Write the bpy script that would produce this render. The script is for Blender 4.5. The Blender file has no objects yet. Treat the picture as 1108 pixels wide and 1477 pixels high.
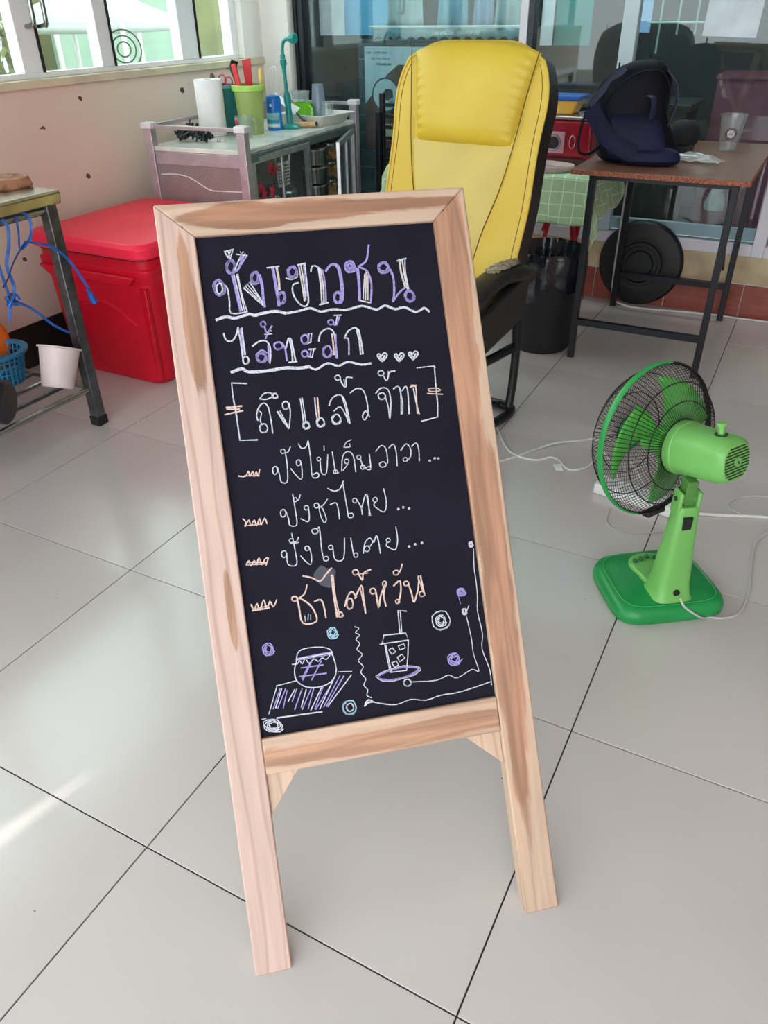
import bpy, bmesh, math, random
from mathutils import Vector, Matrix, Euler, noise
random.seed(7)
SC=bpy.context.scene; COL=SC.collection; R=math.radians; PI=math.pi
# ------------------------------------------------------------------ camera
cd=bpy.data.cameras.new('camera'); cam=bpy.data.objects.new('camera',cd); COL.objects.link(cam); SC.camera=cam
YAW,PITCH,ROLL=R(28.127),R(-33.529),R(-0.919)
fw=Vector((-math.sin(YAW)*math.cos(PITCH),math.cos(YAW)*math.cos(PITCH),math.sin(PITCH)))
rt=Vector((math.cos(YAW),math.sin(YAW),0)); upv=rt.cross(fw)
rt,upv=rt*math.cos(ROLL)+upv*math.sin(ROLL),-rt*math.sin(ROLL)+upv*math.cos(ROLL)
cam.matrix_world=Matrix(((rt.x,upv.x,-fw.x,0),(rt.y,upv.y,-fw.y,0),(rt.z,upv.z,-fw.z,1.2494),(0,0,0,1)))
cd.sensor_fit='VERTICAL'; cd.sensor_height=24; cd.lens=24*1103.465/1477; cd.clip_start=.05
# ------------------------------------------------------------------ light
SC.view_settings.view_transform='Standard'; SC.view_settings.look='None'; SC.view_settings.gamma=1; SC.view_settings.use_curve_mapping=False
SC.view_settings.exposure=0.26
W=bpy.data.worlds.new('sky'); SC.world=W; W.use_nodes=True
bg=W.node_tree.nodes['Background']; bg.inputs[0].default_value=(.90,.96,1.0,1); bg.inputs[1].default_value=3.2
sd=bpy.data.lights.new('sun','SUN'); sun=bpy.data.objects.new('sun',sd); COL.objects.link(sun)
sd.energy=1.9; sd.angle=R(.5); sd.color=(1,.97,.88)
SUNDIR=Vector((math.cos(R(65)),0,math.sin(R(65))))
sun.rotation_euler=SUNDIR.to_track_quat('Z','Y').to_euler(); sun.location=(4,2,5)
# ------------------------------------------------------------------ helpers
def lin(c): 
    c=c/255.; return c/12.92 if c<=.04045 else ((c+.055)/1.055)**2.4
def rgb(c): return (lin(c[0]),lin(c[1]),lin(c[2]),1)
MC={}
def mat(name,c,rough=.5,metal=0,var=.06,scale=12,bump=0,trans=0,alpha=1,c2=None,coat=0,spec=.5,emit=0,stretch=None):
    if name in MC: return MC[name]
    m=bpy.data.materials.new(name); m.use_nodes=True; nt=m.node_tree; b=nt.nodes['Principled BSDF']; MC[name]=m
    tc=nt.nodes.new('ShaderNodeTexCoord'); nz=nt.nodes.new('ShaderNodeTexNoise'); nz.inputs['Scale'].default_value=scale; nz.inputs['Detail'].default_value=5
    if stretch:
        mp=nt.nodes.new('ShaderNodeMapping'); mp.inputs['Scale'].default_value=stretch
        nt.links.new(tc.outputs['Object'],mp.inputs[0]); nt.links.new(mp.outputs[0],nz.inputs['Vector'])
    else: nt.links.new(tc.outputs['Object'],nz.inputs['Vector'])
    rp=nt.nodes.new('ShaderNodeValToRGB'); a=rgb(c); d=rgb(c2) if c2 else tuple(min(1,x*(1-var*2)) for x in a[:3])+(1,)
    e=a if c2 else tuple(min(1,x*(1+var)) for x in a[:3])+(1,)
    rp.color_ramp.elements[0].color=d; rp.color_ramp.elements[1].color=e
    rp.color_ramp.elements[0].position=.35; rp.color_ramp.elements[1].position=.65
    nt.links.new(nz.outputs['Fac'],rp.inputs[0]); nt.links.new(rp.outputs[0],b.inputs['Base Color'])
    b.inputs['Roughness'].default_value=rough; b.inputs['Metallic'].default_value=metal
    b.inputs['Transmission Weight'].default_value=trans; b.inputs['Alpha'].default_value=alpha
    b.inputs['Coat Weight'].default_value=coat; b.inputs['Specular IOR Level'].default_value=spec
    if emit: nt.links.new(rp.outputs[0],b.inputs['Emission Color']); b.inputs['Emission Strength'].default_value=emit
    if bump:
        bp=nt.nodes.new('ShaderNodeBump'); bp.inputs['Strength'].default_value=bump; bp.inputs['Distance'].default_value=.01
        nt.links.new(nz.outputs['Fac'],bp.inputs['Height']); nt.links.new(bp.outputs[0],b.inputs['Normal'])
    return m
def glass(name,tint,f=.9,haze=0,ior=1.5,rough=.02):
    if name in MC: return MC[name]
    m=bpy.data.materials.new(name); m.use_nodes=True; nt=m.node_tree; nt.nodes.clear(); MC[name]=m
    o=nt.nodes.new('ShaderNodeOutputMaterial'); t=nt.nodes.new('ShaderNodeBsdfTransparent'); g=nt.nodes.new('ShaderNodeBsdfGlossy')
    t.inputs[0].default_value=(*tint,1); g.inputs['Roughness'].default_value=rough
    lw=nt.nodes.new('ShaderNodeLayerWeight'); lw.inputs[0].default_value=.5; pw=nt.nodes.new('ShaderNodeMath'); pw.operation='POWER'; pw.inputs[1].default_value=5; nt.links.new(lw.outputs['Facing'],pw.inputs[0])
    fr=nt.nodes.new('ShaderNodeMath'); fr.operation='MULTIPLY_ADD'; r0=((ior-1)/(ior+1))**2; fr.inputs[1].default_value=1-r0; fr.inputs[2].default_value=r0; nt.links.new(pw.outputs[0],fr.inputs[0]); mx=nt.nodes.new('ShaderNodeMixShader')
    last=t.outputs[0]
    if haze:
        d=nt.nodes.new('ShaderNodeBsdfDiffuse'); d.inputs[0].default_value=(.8,.85,.85,1); m2=nt.nodes.new('ShaderNodeMixShader')
        nz=nt.nodes.new('ShaderNodeTexNoise'); nz.inputs['Scale'].default_value=3; mr=nt.nodes.new('ShaderNodeMapRange'); mr.inputs[3].default_value=haze*.5; mr.inputs[4].default_value=haze*1.5
        nt.links.new(nz.outputs[0],mr.inputs[0]); nt.links.new(mr.outputs[0],m2.inputs[0]); nt.links.new(last,m2.inputs[1]); nt.links.new(d.outputs[0],m2.inputs[2]); last=m2.outputs[0]
    nt.links.new(fr.outputs[0],mx.inputs[0]); nt.links.new(last,mx.inputs[1]); nt.links.new(g.outputs[0],mx.inputs[2]); nt.links.new(mx.outputs[0],o.inputs[0])
    return m
class MB:
    def __init__(s): s.v=[]; s.f=[]; s.mi=[]; s.cur=0
    def add(s,vs,fs):
        n=len(s.v); s.v+=[tuple(x) for x in vs]; s.f+=[tuple(i+n for i in f) for f in fs]; s.mi+=[s.cur]*len(fs); return s
    def box(s,x0,y0,z0,x1,y1,z1):
        return s.add([(x0,y0,z0),(x1,y0,z0),(x1,y1,z0),(x0,y1,z0),(x0,y0,z1),(x1,y0,z1),(x1,y1,z1),(x0,y1,z1)],
          [(3,2,1,0),(4,5,6,7),(0,1,5,4),(1,2,6,5),(2,3,7,6),(3,0,4,7)])
    def hexa(s,b,t):   # bottom quad, top quad (ccw seen from top)
        return s.add(list(b)+list(t),[(3,2,1,0),(4,5,6,7),(0,1,5,4),(1,2,6,5),(2,3,7,6),(3,0,4,7)])
    def prism(s,poly,z0,z1,axis='z'):
        n=len(poly)
        def P(a,b,c): return {'z':(a,b,c),'y':(a,c,b),'x':(c,a,b)}[axis]
        vs=[P(x,y,z0) for x,y in poly]+[P(x,y,z1) for x,y in poly]
        return s.add(vs,[tuple(range(n))[::-1],tuple(range(n,2*n))]+[(i,(i+1)%n,n+(i+1)%n,n+i) for i in range(n)])
    def lathe(s,prof,n=24,c=(0,0,0),M=None,a0=0,a1=2*PI):
        full=abs(a1-a0-2*PI)<1e-6; vs=[]; fs=[]; k=n if full else n+1
        for r,z in prof:
            for i in range(k):
                a=a0+(a1-a0)*i/n; p=Vector((r*math.cos(a),r*math.sin(a),z))
                if M: p=M@p
                vs.append(p+Vector(c))
        for j in range(len(prof)-1):
            for i in range(n):
                i2=(i+1)%k; fs.append((j*k+i,j*k+i2,(j+1)*k+i2,(j+1)*k+i))
        return s.add(vs,fs)
    def cyl(s,p0,p1,r0,r1=None,n=12,cap=True):
        p0=Vector(p0);p1=Vector(p1); r1=r0 if r1 is None else r1; d=(p1-p0); M=d.to_track_quat('Z','Y').to_matrix(); L=d.length
        return s.lathe(([(0,0)] if cap else [])+[(r0,0),(r1,L)]+([(0,L)] if cap else []),n,p0,M)
    def tube(s,pts,r,n=6,closed=False,flat=None):
        P=[Vector(p) for p in pts]; m=len(P); vs=[]; nrm=None
        for i,p in enumerate(P):
            a=P[(i-1)%m] if (closed or i>0) else P[i]; b=P[(i+1)%m] if (closed or i<m-1) else P[i]
            t=(b-a).normalized() if (b-a).length>1e-9 else Vector((0,0,1))
            if nrm is None: nrm=t.orthogonal().normalized() if flat is None else (Vector(flat)-t*Vector(flat).dot(t)).normalized()
            nrm=(nrm-t*nrm.dot(t)); nrm=nrm.normalized() if nrm.length>1e-6 else t.orthogonal().normalized()
            bn=t.cross(nrm); rr=r[min(i,len(r)-1)] if isinstance(r,list) else r
            ra,rb=(rr if isinstance(rr,tuple) else (rr,rr))
            for k in range(n):
                an=2*PI*(k+.5)/n; vs.append(p+nrm*ra*math.cos(an)+bn*rb*math.sin(an))
        fs=[]
        for i in range(m if closed else m-1):
            for k in range(n):
                j=(i+1)%m; fs.append((i*n+k,i*n+(k+1)%n,j*n+(k+1)%n,j*n+k))
        if not closed: fs+= [tuple(range(n))[::-1],tuple((m-1)*n+k for k in range(n))]
        return s.add(vs,fs)
    def grid(s,fn,nu,nv,cu=False):
        vs=[fn(i/nu,j/nv) for j in range(nv+1) for i in range(nu+1)]
        return s.add(vs,[(j*(nu+1)+i,j*(nu+1)+i+1,(j+1)*(nu+1)+i+1,(j+1)*(nu+1)+i) for j in range(nv) for i in range(nu)])
    def disc(s,c,r,n=20,M=None,z=0):
        vs=[]
        for i in range(n):
            p=Vector((r*math.cos(2*PI*i/n),r*math.sin(2*PI*i/n),z)); p=M@p if M else p; vs.append(p+Vector(c))
        return s.add(vs,[tuple(range(n))])
    def xf(s,M): s.v=[tuple(M@Vector(p)) for p in s.v]; return s
def cat(pts,k=4,closed=False):
    P=[Vector(p) for p in pts]; n=len(P); o=[]
    for i in range(n if closed else n-1):
        g=lambda j:P[j%n] if closed else P[max(0,min(n-1,j))]
        a,b,c,d=g(i-1),g(i),g(i+1),g(i+2)
        for t in range(k):
            t/=k; o.append(.5*(2*b+(c-a)*t+(2*a-5*b+4*c-d)*t*t+(3*b-a-3*c+d)*t**3))
    if not closed: o.append(P[-1])
    return o
def part(name,mb,m,parent=None,loc=(0,0,0),rot=(0,0,0),bevel=0,sub=0,smooth=True,label=None,solid=0,seg=2,merge=True):
    me=bpy.data.meshes.new(name); me.from_pydata(mb.v,[],mb.f); ms=m if isinstance(m,(list,tuple)) else [m]
    for x in ms: me.materials.append(x)
    if len(ms)>1: me.polygons.foreach_set('material_index',mb.mi)
    bm=bmesh.new(); bm.from_mesh(me)
    if merge: bmesh.ops.remove_doubles(bm,verts=bm.verts,dist=1e-5)
    bmesh.ops.recalc_face_normals(bm,faces=bm.faces)
    bm.to_mesh(me); bm.free()
    if smooth:
        me.polygons.foreach_set('use_smooth',[True]*len(me.polygons))
        try: me.set_sharp_from_angle(angle=R(38))
        except Exception: pass
    o=bpy.data.objects.new(name,me); COL.objects.link(o); o.location=loc; o.rotation_euler=rot
    if parent: o.parent=parent
    if solid: q=o.modifiers.new('s','SOLIDIFY'); q.thickness=solid; q.offset=0
    if bevel: q=o.modifiers.new('b','BEVEL'); q.width=bevel; q.segments=seg; q.limit_method='ANGLE'; q.angle_limit=R(35)
    if sub: q=o.modifiers.new('u','SUBSURF'); q.levels=sub; q.render_levels=sub
    if label: o['label']=label
    return o
def tag(o,label=None,cat_=None,group=None,kind=None):
    if label: o['label']=label
    if cat_: o['category']=cat_
    if group: o['group']=group
    if kind: o['kind']=kind
    return o
def thing(name,label,cat_,loc=(0,0,0),rz=0,group=None,rot=None):
    o=bpy.data.objects.new(name,None); COL.objects.link(o); o.location=loc; o.rotation_euler=rot or (0,0,rz); o.empty_display_size=.05
    return tag(o,label,cat_,group)
def struct(name,mb,m,parent=None,**k):
    o=part(name,mb,m,parent,**k); 
    if not parent: o['kind']='structure'
    return o
def dup(o,name=None,parent=None,loc=None):
    c=o.copy(); COL.objects.link(c)
    if parent: c.parent=parent
    if loc is not None: c.location=loc
    return c
def text(s,size,m,parent,loc,rot,name='lettering',ext=.0003,mirror=False,align='CENTER'):
    cu=bpy.data.curves.new(name,'FONT'); cu.body=s; cu.size=size; cu.extrude=ext; cu.align_x=align; cu.align_y='CENTER'; cu.resolution_u=2
    t=bpy.data.objects.new('tmp',cu); COL.objects.link(t); dg=bpy.context.evaluated_depsgraph_get(); dg.update()
    me=bpy.data.meshes.new_from_object(t.evaluated_get(dg)); bpy.data.objects.remove(t)
    if mirror: me.transform(Matrix.Scale(-1,4,(1,0,0))); me.flip_normals()
    me.materials.clear(); me.materials.append(m); o=bpy.data.objects.new(name,me); COL.objects.link(o); o.location=loc; o.rotation_euler=rot; o.parent=parent
    return o
# ------------------------------------------------------------------ materials
alu=mat('brushed_aluminium',(190,188,190),.35,.85,.08,40); steel=mat('stainless_steel',(165,168,165),.25,.95,.1,25)
dsteel=mat('dull_steel',(105,106,108),.38,.8,.2,20); blackmetal=mat('black_painted_metal',(22,23,28),.38,.2,.1,30)
white_al=mat('white_aluminium_frame',(250,251,252),.45,0,.03,6); blackpl=mat('black_plastic',(26,27,31),.4,0,.15,10,.1)
black_leather=mat('black_leather',(24,23,26),.42,0,.2,25,.15); whitepl=mat('white_plastic',(235,235,235),.35,0,.03,8)
cablem=mat('white_cable_sheath',(225,225,222),.45,0,.05,9); rubber=mat('black_rubber',(18,18,20),.7,0,.1,9)
plaster=mat('painted_plaster',(205,190,176),.75,0,.10,3.5,.12,c2=(184,163,150)); cream=mat('cream_plaster',(214,196,160),.8,0,.1,9,.3,c2=(180,160,130))
# ================================================================== SETTING
T=.6; OX=-1.966; OY=1.713
grout=mat('dark_grout',(58,56,56),.9)
struct('floor',MB().box(-2.73,-2.1,-.06,2.2,4.0,-.004),grout,smooth=False); floor=bpy.data.objects['floor']
def tile_mat():
    m=mat('polished_floor_tile',(204,196,194),.16,0,.02,1.3,c2=(197,189,187),spec=.5); nt=m.node_tree; b=nt.nodes['Principled BSDF']
    n=nt.nodes.new('ShaderNodeTexNoise'); n.inputs['Scale'].default_value=4; n.inputs['Detail'].default_value=6; mr=nt.nodes.new('ShaderNodeMapRange')
    tc=nt.nodes.new('ShaderNodeTexCoord'); nt.links.new(tc.outputs['Object'],n.inputs['Vector'])
    mr.inputs[3].default_value=.12; mr.inputs[4].default_value=.24; nt.links.new(n.outputs[0],mr.inputs[0]); nt.links.new(mr.outputs[0],b.inputs['Roughness'])
    # dust specks
    v=nt.nodes.new('ShaderNodeTexVoronoi'); v.inputs['Scale'].default_value=9; nt.links.new(tc.outputs['Object'],v.inputs['Vector'])
    lt=nt.nodes.new('ShaderNodeMath'); lt.operation='LESS_THAN'; lt.inputs[1].default_value=.022; nt.links.new(v.outputs['Distance'],lt.inputs[0])
    mx=nt.nodes.new('ShaderNodeMix'); mx.data_type='RGBA'; mx.inputs['B'].default_value=rgb((110,100,92)); old=b.inputs['Base Color'].links[0].from_socket
    nt.links.new(lt.outputs[0],mx.inputs['Factor']); nt.links.new(old,mx.inputs['A']); nt.links.new(mx.outputs['Result'],b.inputs['Base Color']); return m
tm=tile_mat(); tm.node_tree.nodes['Principled BSDF'].inputs['IOR'].default_value=1.75; base_tile=None
for i in range(-2,8):
    for j in range(-4,7):
        x0,x1=OX+i*T,OX+(i+1)*T; y1,y0=OY+(-j+1)*T,OY-j*T
        y1=min(y1,3.9); x0=max(x0,-2.73)
        if x1-x0<.05 or y1-y0<.05 or x0>2: continue
        g=.0014; key=(round(x1-x0,3),round(y1-y0,3)); 
        if not hasattr(tile_mat,'c'): tile_mat.c={}
        loc=((x0+x1)/2,(y0+y1)/2,0)
        if key in tile_mat.c: o=tile_mat.c[key].copy(); COL.objects.link(o); o.location=loc
        else:
            hx,hy=(x1-x0)/2-g,(y1-y0)/2-g
            o=part('tile',MB().box(-hx,-hy,-.004,hx,hy,0),tm,floor,loc,bevel=.0006,seg=1,smooth=False); tile_mat.c[key]=o
# ---- left wall
WX=-2.73
dirty=mat('stained_left_wall_paint',(240,216,202),.7,0,.1,1.6,.06,c2=(240,226,204)); nt=dirty.node_tree; b=nt.nodes['Principled BSDF']
tc=nt.nodes.new('ShaderNodeTexCoord'); v=nt.nodes.new('ShaderNodeTexVoronoi'); v.inputs['Scale'].default_value=6.5; v.inputs['Randomness'].default_value=1; nz=nt.nodes.new('ShaderNodeTexNoise'); nz.inputs['Scale'].default_value=24; nz.inputs['Detail'].default_value=6
nt.links.new(tc.outputs['Object'],v.inputs['Vector']); nt.links.new(tc.outputs['Object'],nz.inputs['Vector'])
ad=nt.nodes.new('ShaderNodeMath'); ad.operation='MULTIPLY_ADD'; ad.inputs[1].default_value=.34; nt.links.new(nz.outputs[0],ad.inputs[0]); nt.links.new(v.outputs['Distance'],ad.inputs[2])
lt=nt.nodes.new('ShaderNodeMath'); lt.operation='LESS_THAN'; lt.inputs[1].default_value=.235; nt.links.new(ad.outputs[0],lt.inputs[0])
mx=nt.nodes.new('ShaderNodeMix'); mx.data_type='RGBA'; mx.inputs['B'].default_value=rgb((92,72,66)); old=b.inputs['Base Color'].links[0].from_socket
nt.links.new(lt.outputs[0],mx.inputs['Factor']); nt.links.new(old,mx.inputs['A']); nt.links.new(mx.outputs['Result'],b.inputs['Base Color'])
wl=struct('wall_left',MB().box(WX-.12,-2.1,-.06,WX,3.9,1.0),dirty,smooth=False)
struct('trim_1',MB().box(WX-.14,-2.1,1.0,WX+.012,3.9,1.03),mat('beige_sill_tile',(226,215,185),.5,0,.06,6,.1),bevel=.004); tag(bpy.data.objects['trim_1'],'beige capping ledge along the top of the low left wall')
struct('wall_left_upper',MB().box(WX-.12,-2.1,2.62,WX,3.9,2.85),plaster,smooth=False); tag(bpy.data.objects['wall_left_upper'],'plaster wall above the left windows')
struct('baseboard_left',MB().box(WX,-2.1,0,WX+.012,3.9,.17),mat('dark_baseboard',(34,28,28),.6,0,.3,14),bevel=.002)
# ---- left windows: frames, mullions, panes
gl=glass('green_window_glass',(.90,.965,.92),haze=.05); 
wn=[0]
def lwindow(y0,y1,divs,hand=None,ws=None):
    wn[0]+=1; o=thing('window_%d'%wn[0],None,None,(WX-.06,y0,1.03)); o['kind']='structure'; H=1.59; L=y1-y0
    part('window_frame',MB().box(-.03,0,0,.03,L,.018).box(-.03,0,H-.05,.03,L,H).box(-.03,0,.018,.03,.05,H-.05).box(-.03,L-.05,.018,.03,L,H-.05),white_al,o,bevel=.003)
    ys=[0]+divs+[L]
    for a,w in zip(divs,ws or [.055]*len(divs)):
        part('mullion',MB().box(-.028,a-w/2,.018,.028,a+w/2,H-.05),white_al,o,bevel=.003)
        part('seal',MB().box(-.012,a+w/2,.018,.034,a+w/2+.008,H-.05),rubber,o)
    for a,b2 in zip(ys,ys[1:]): part('pane',MB().box(-.003,a+.028,.018,.003,b2-.028,H-.05),gl,o,smooth=False)
    for hy in (hand or []):
        part('handle',MB().tube(cat([(.028,hy,.17),(.06,hy,.175),(.075,hy,.2),(.075,hy,.45),(.075,hy,.6),(.06,hy,.625),(.028,hy,.63)],4),.0085,10),mat('chrome_handle',(150,152,150),.15,1,.05,9),o,label='chrome D-shaped pull handle')
    return o
lwindow(1.35,3.68,[1.025,1.42,1.955],hand=[1.035,1.092],ws=[.09,.07,.12])
lwindow(-1.9,1.33,[1.1,2.2])
# white corner column
struct('trim_2',MB().box(WX-.05,3.68,1.03,WX+.004,3.9,2.62).box(WX-.05,3.84,1.03,-2.56,3.92,2.85).box(WX-.05,3.84,0.3,-2.56,3.92,1.03),mat('white_column_paint',(250,248,242),.6,0,.04,3),smooth=False,bevel=.003); tag(bpy.data.objects['trim_2'],'white painted corner column')
# ---- back wall
BY=3.9
wb=struct('wall_back',MB().box(-2.73,BY,-.06,2.2,BY+.14,.275),cream,smooth=False)
struct('wall_back_upper',MB().box(-2.73,BY,2.35,2.2,BY+.14,2.85),plaster,smooth=False)
bb=struct('baseboard_back',MB().box(-2.73,BY-.004,0,2.2,BY,.15),mat('white_joint',(226,222,214),.8),smooth=False)
redt=mat('red_brown_ceramic_tile',(150,74,62),.3,0,.12,5,.05,stretch=(2,2,9)); x=-2.6
k=0; bt=None
for k in range(14):
    xa=-.171-.345*8+k*.345
    if bt is None: bt=part('tile',MB().box(0.0025,-.012,.001,.3425,-.002,.148),redt,bb,(xa,BY-.002,0),bevel=.0015)
    else: dup(bt,loc=(xa,BY-.002,0))
# storefront frame + glass
sf=thing('window_3',None,None,(0,BY+.03,0)); sf['kind']='structure'
pinkw=mat('pale_window_frame',(225,222,230),.4,0,.03,7); darkf=mat('dark_bronze_frame',(40,46,52),.35,.4,.1,9)
def bx(*a): return MB().box(*a)
part('bottom_rail',bx(-1.33,-.04,.275,-.13,.04,.325),pinkw,sf,bevel=.003)
part('bottom_rail',bx(-2.55,-.04,.275,-1.33,.04,.325),pinkw,sf,bevel=.003)
part('sash_rail',bx(-1.30,-.012,.335,-.18,.02,.385),mat('teal_tinted_sash',(150,178,186),.4,0,.05,6),sf,bevel=.002)
part('post',bx(-.178,-.045,.275,-.125,.045,2.35),pinkw,sf,bevel=.003)
part('mullion',bx(-.895,-.03,.325,-.83,.03,2.35),mat('pale_blue_white_mullion',(196,214,220),.4,0,.03,7),sf,bevel=.003,label='pale blue-white mullion')
part('mullion',bx(-1.352,-.03,.325,-1.315,.03,2.35),pinkw,sf,bevel=.003)
part('dark_mullion',bx(-1.314,-.03,.325,-1.285,.03,2.35),darkf,sf,bevel=.002,label='dark bronze strip beside the white mullion')
part('dark_mullion',bx(-2.56,-.04,.325,-2.505,.03,2.35).box(-2.545,-.05,.325,-2.535,-.04,2.35),darkf,sf,bevel=.002,label='dark bronze jamb beside the white column')
dg=glass('dark_green_storefront_glass',(.87,.945,.93),haze=.015,ior=1.55)
for a,b2 in ((-2.505,-1.352),(-1.285,-.895),(-.83,-.178)): part('pane',bx(a,-.003,.325,b2,.003,2.35),dg,sf,smooth=False)
part('bottom_rail',bx(-.125,-.04,.275,2.2,.04,.325),pinkw,sf,bevel=.003); part('pane',bx(-.125,-.003,.325,2.2,.003,2.35),dg,sf,smooth=False)
# ---- unseen ceiling, with a narrow slit added to let one blade of sun through
off=-2.8/math.tan(R(65)); cm=mat('ceiling_board',(225,225,220),.8,0,.03,4)
tipx,tipy=-.955-off,.63
b0x0,b0x1=-1.30-off,-1.10-off; bY=-.4
CB=MB(); Z0,Z1=2.8,2.85
CB.box(WX-.12,tipy,Z0,2.2,4.04,Z1); CB.box(WX-.12,-2.1,Z0,2.2,bY,Z1)
CB.prism([(WX-.12,bY),(b0x0,bY),(tipx-.006,tipy),(WX-.12,tipy)],Z0,Z1); CB.prism([(b0x1,bY),(2.2,bY),(2.2,tipy),(tipx+.012,tipy)],Z0,Z1)
struct('ceiling',CB,cm,smooth=False)
struct('light_block_wall_right',MB().box(2.2,-2.1,-.06,2.3,4.04,2.85),mat('pink_bounce_wall',(206,176,172),.8,0,.08,2),smooth=False)  # unseen wall added to block light from the right and bounce pink
# ---- room behind the glass
dt=mat('dark_teal_wall',(34,48,47),.8,0,.25,2)
rm=struct('wall_back_room',MB().box(-2.9,6.2,-.06,2.2,6.3,2.85).box(2.2,4.04,-.06,2.3,6.2,2.85).box(-3.0,4.04,-.06,-2.9,6.2,2.85),dt,smooth=False)
struct('floor_back_room',MB().box(-2.9,4.04,-.06,2.2,6.2,0),mat('dark_room_floor',(36,46,44),.4),smooth=False)
struct('ceiling_back_room',MB().box(-2.9,4.04,2.8,2.2,6.3,2.85),cm,smooth=False)
al=bpy.data.lights.new('back_room_fill_light','AREA'); al.shape='RECTANGLE'; al.size=1.8; al.size_y=.3; al.energy=42; al.color=(.85,.95,1)  # fill light added to brighten the cloths and panels behind the glass
ao=bpy.data.objects.new('back_room_fill_light',al); COL.objects.link(ao); ao.location=(-1.3,4.35,2.75)
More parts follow.
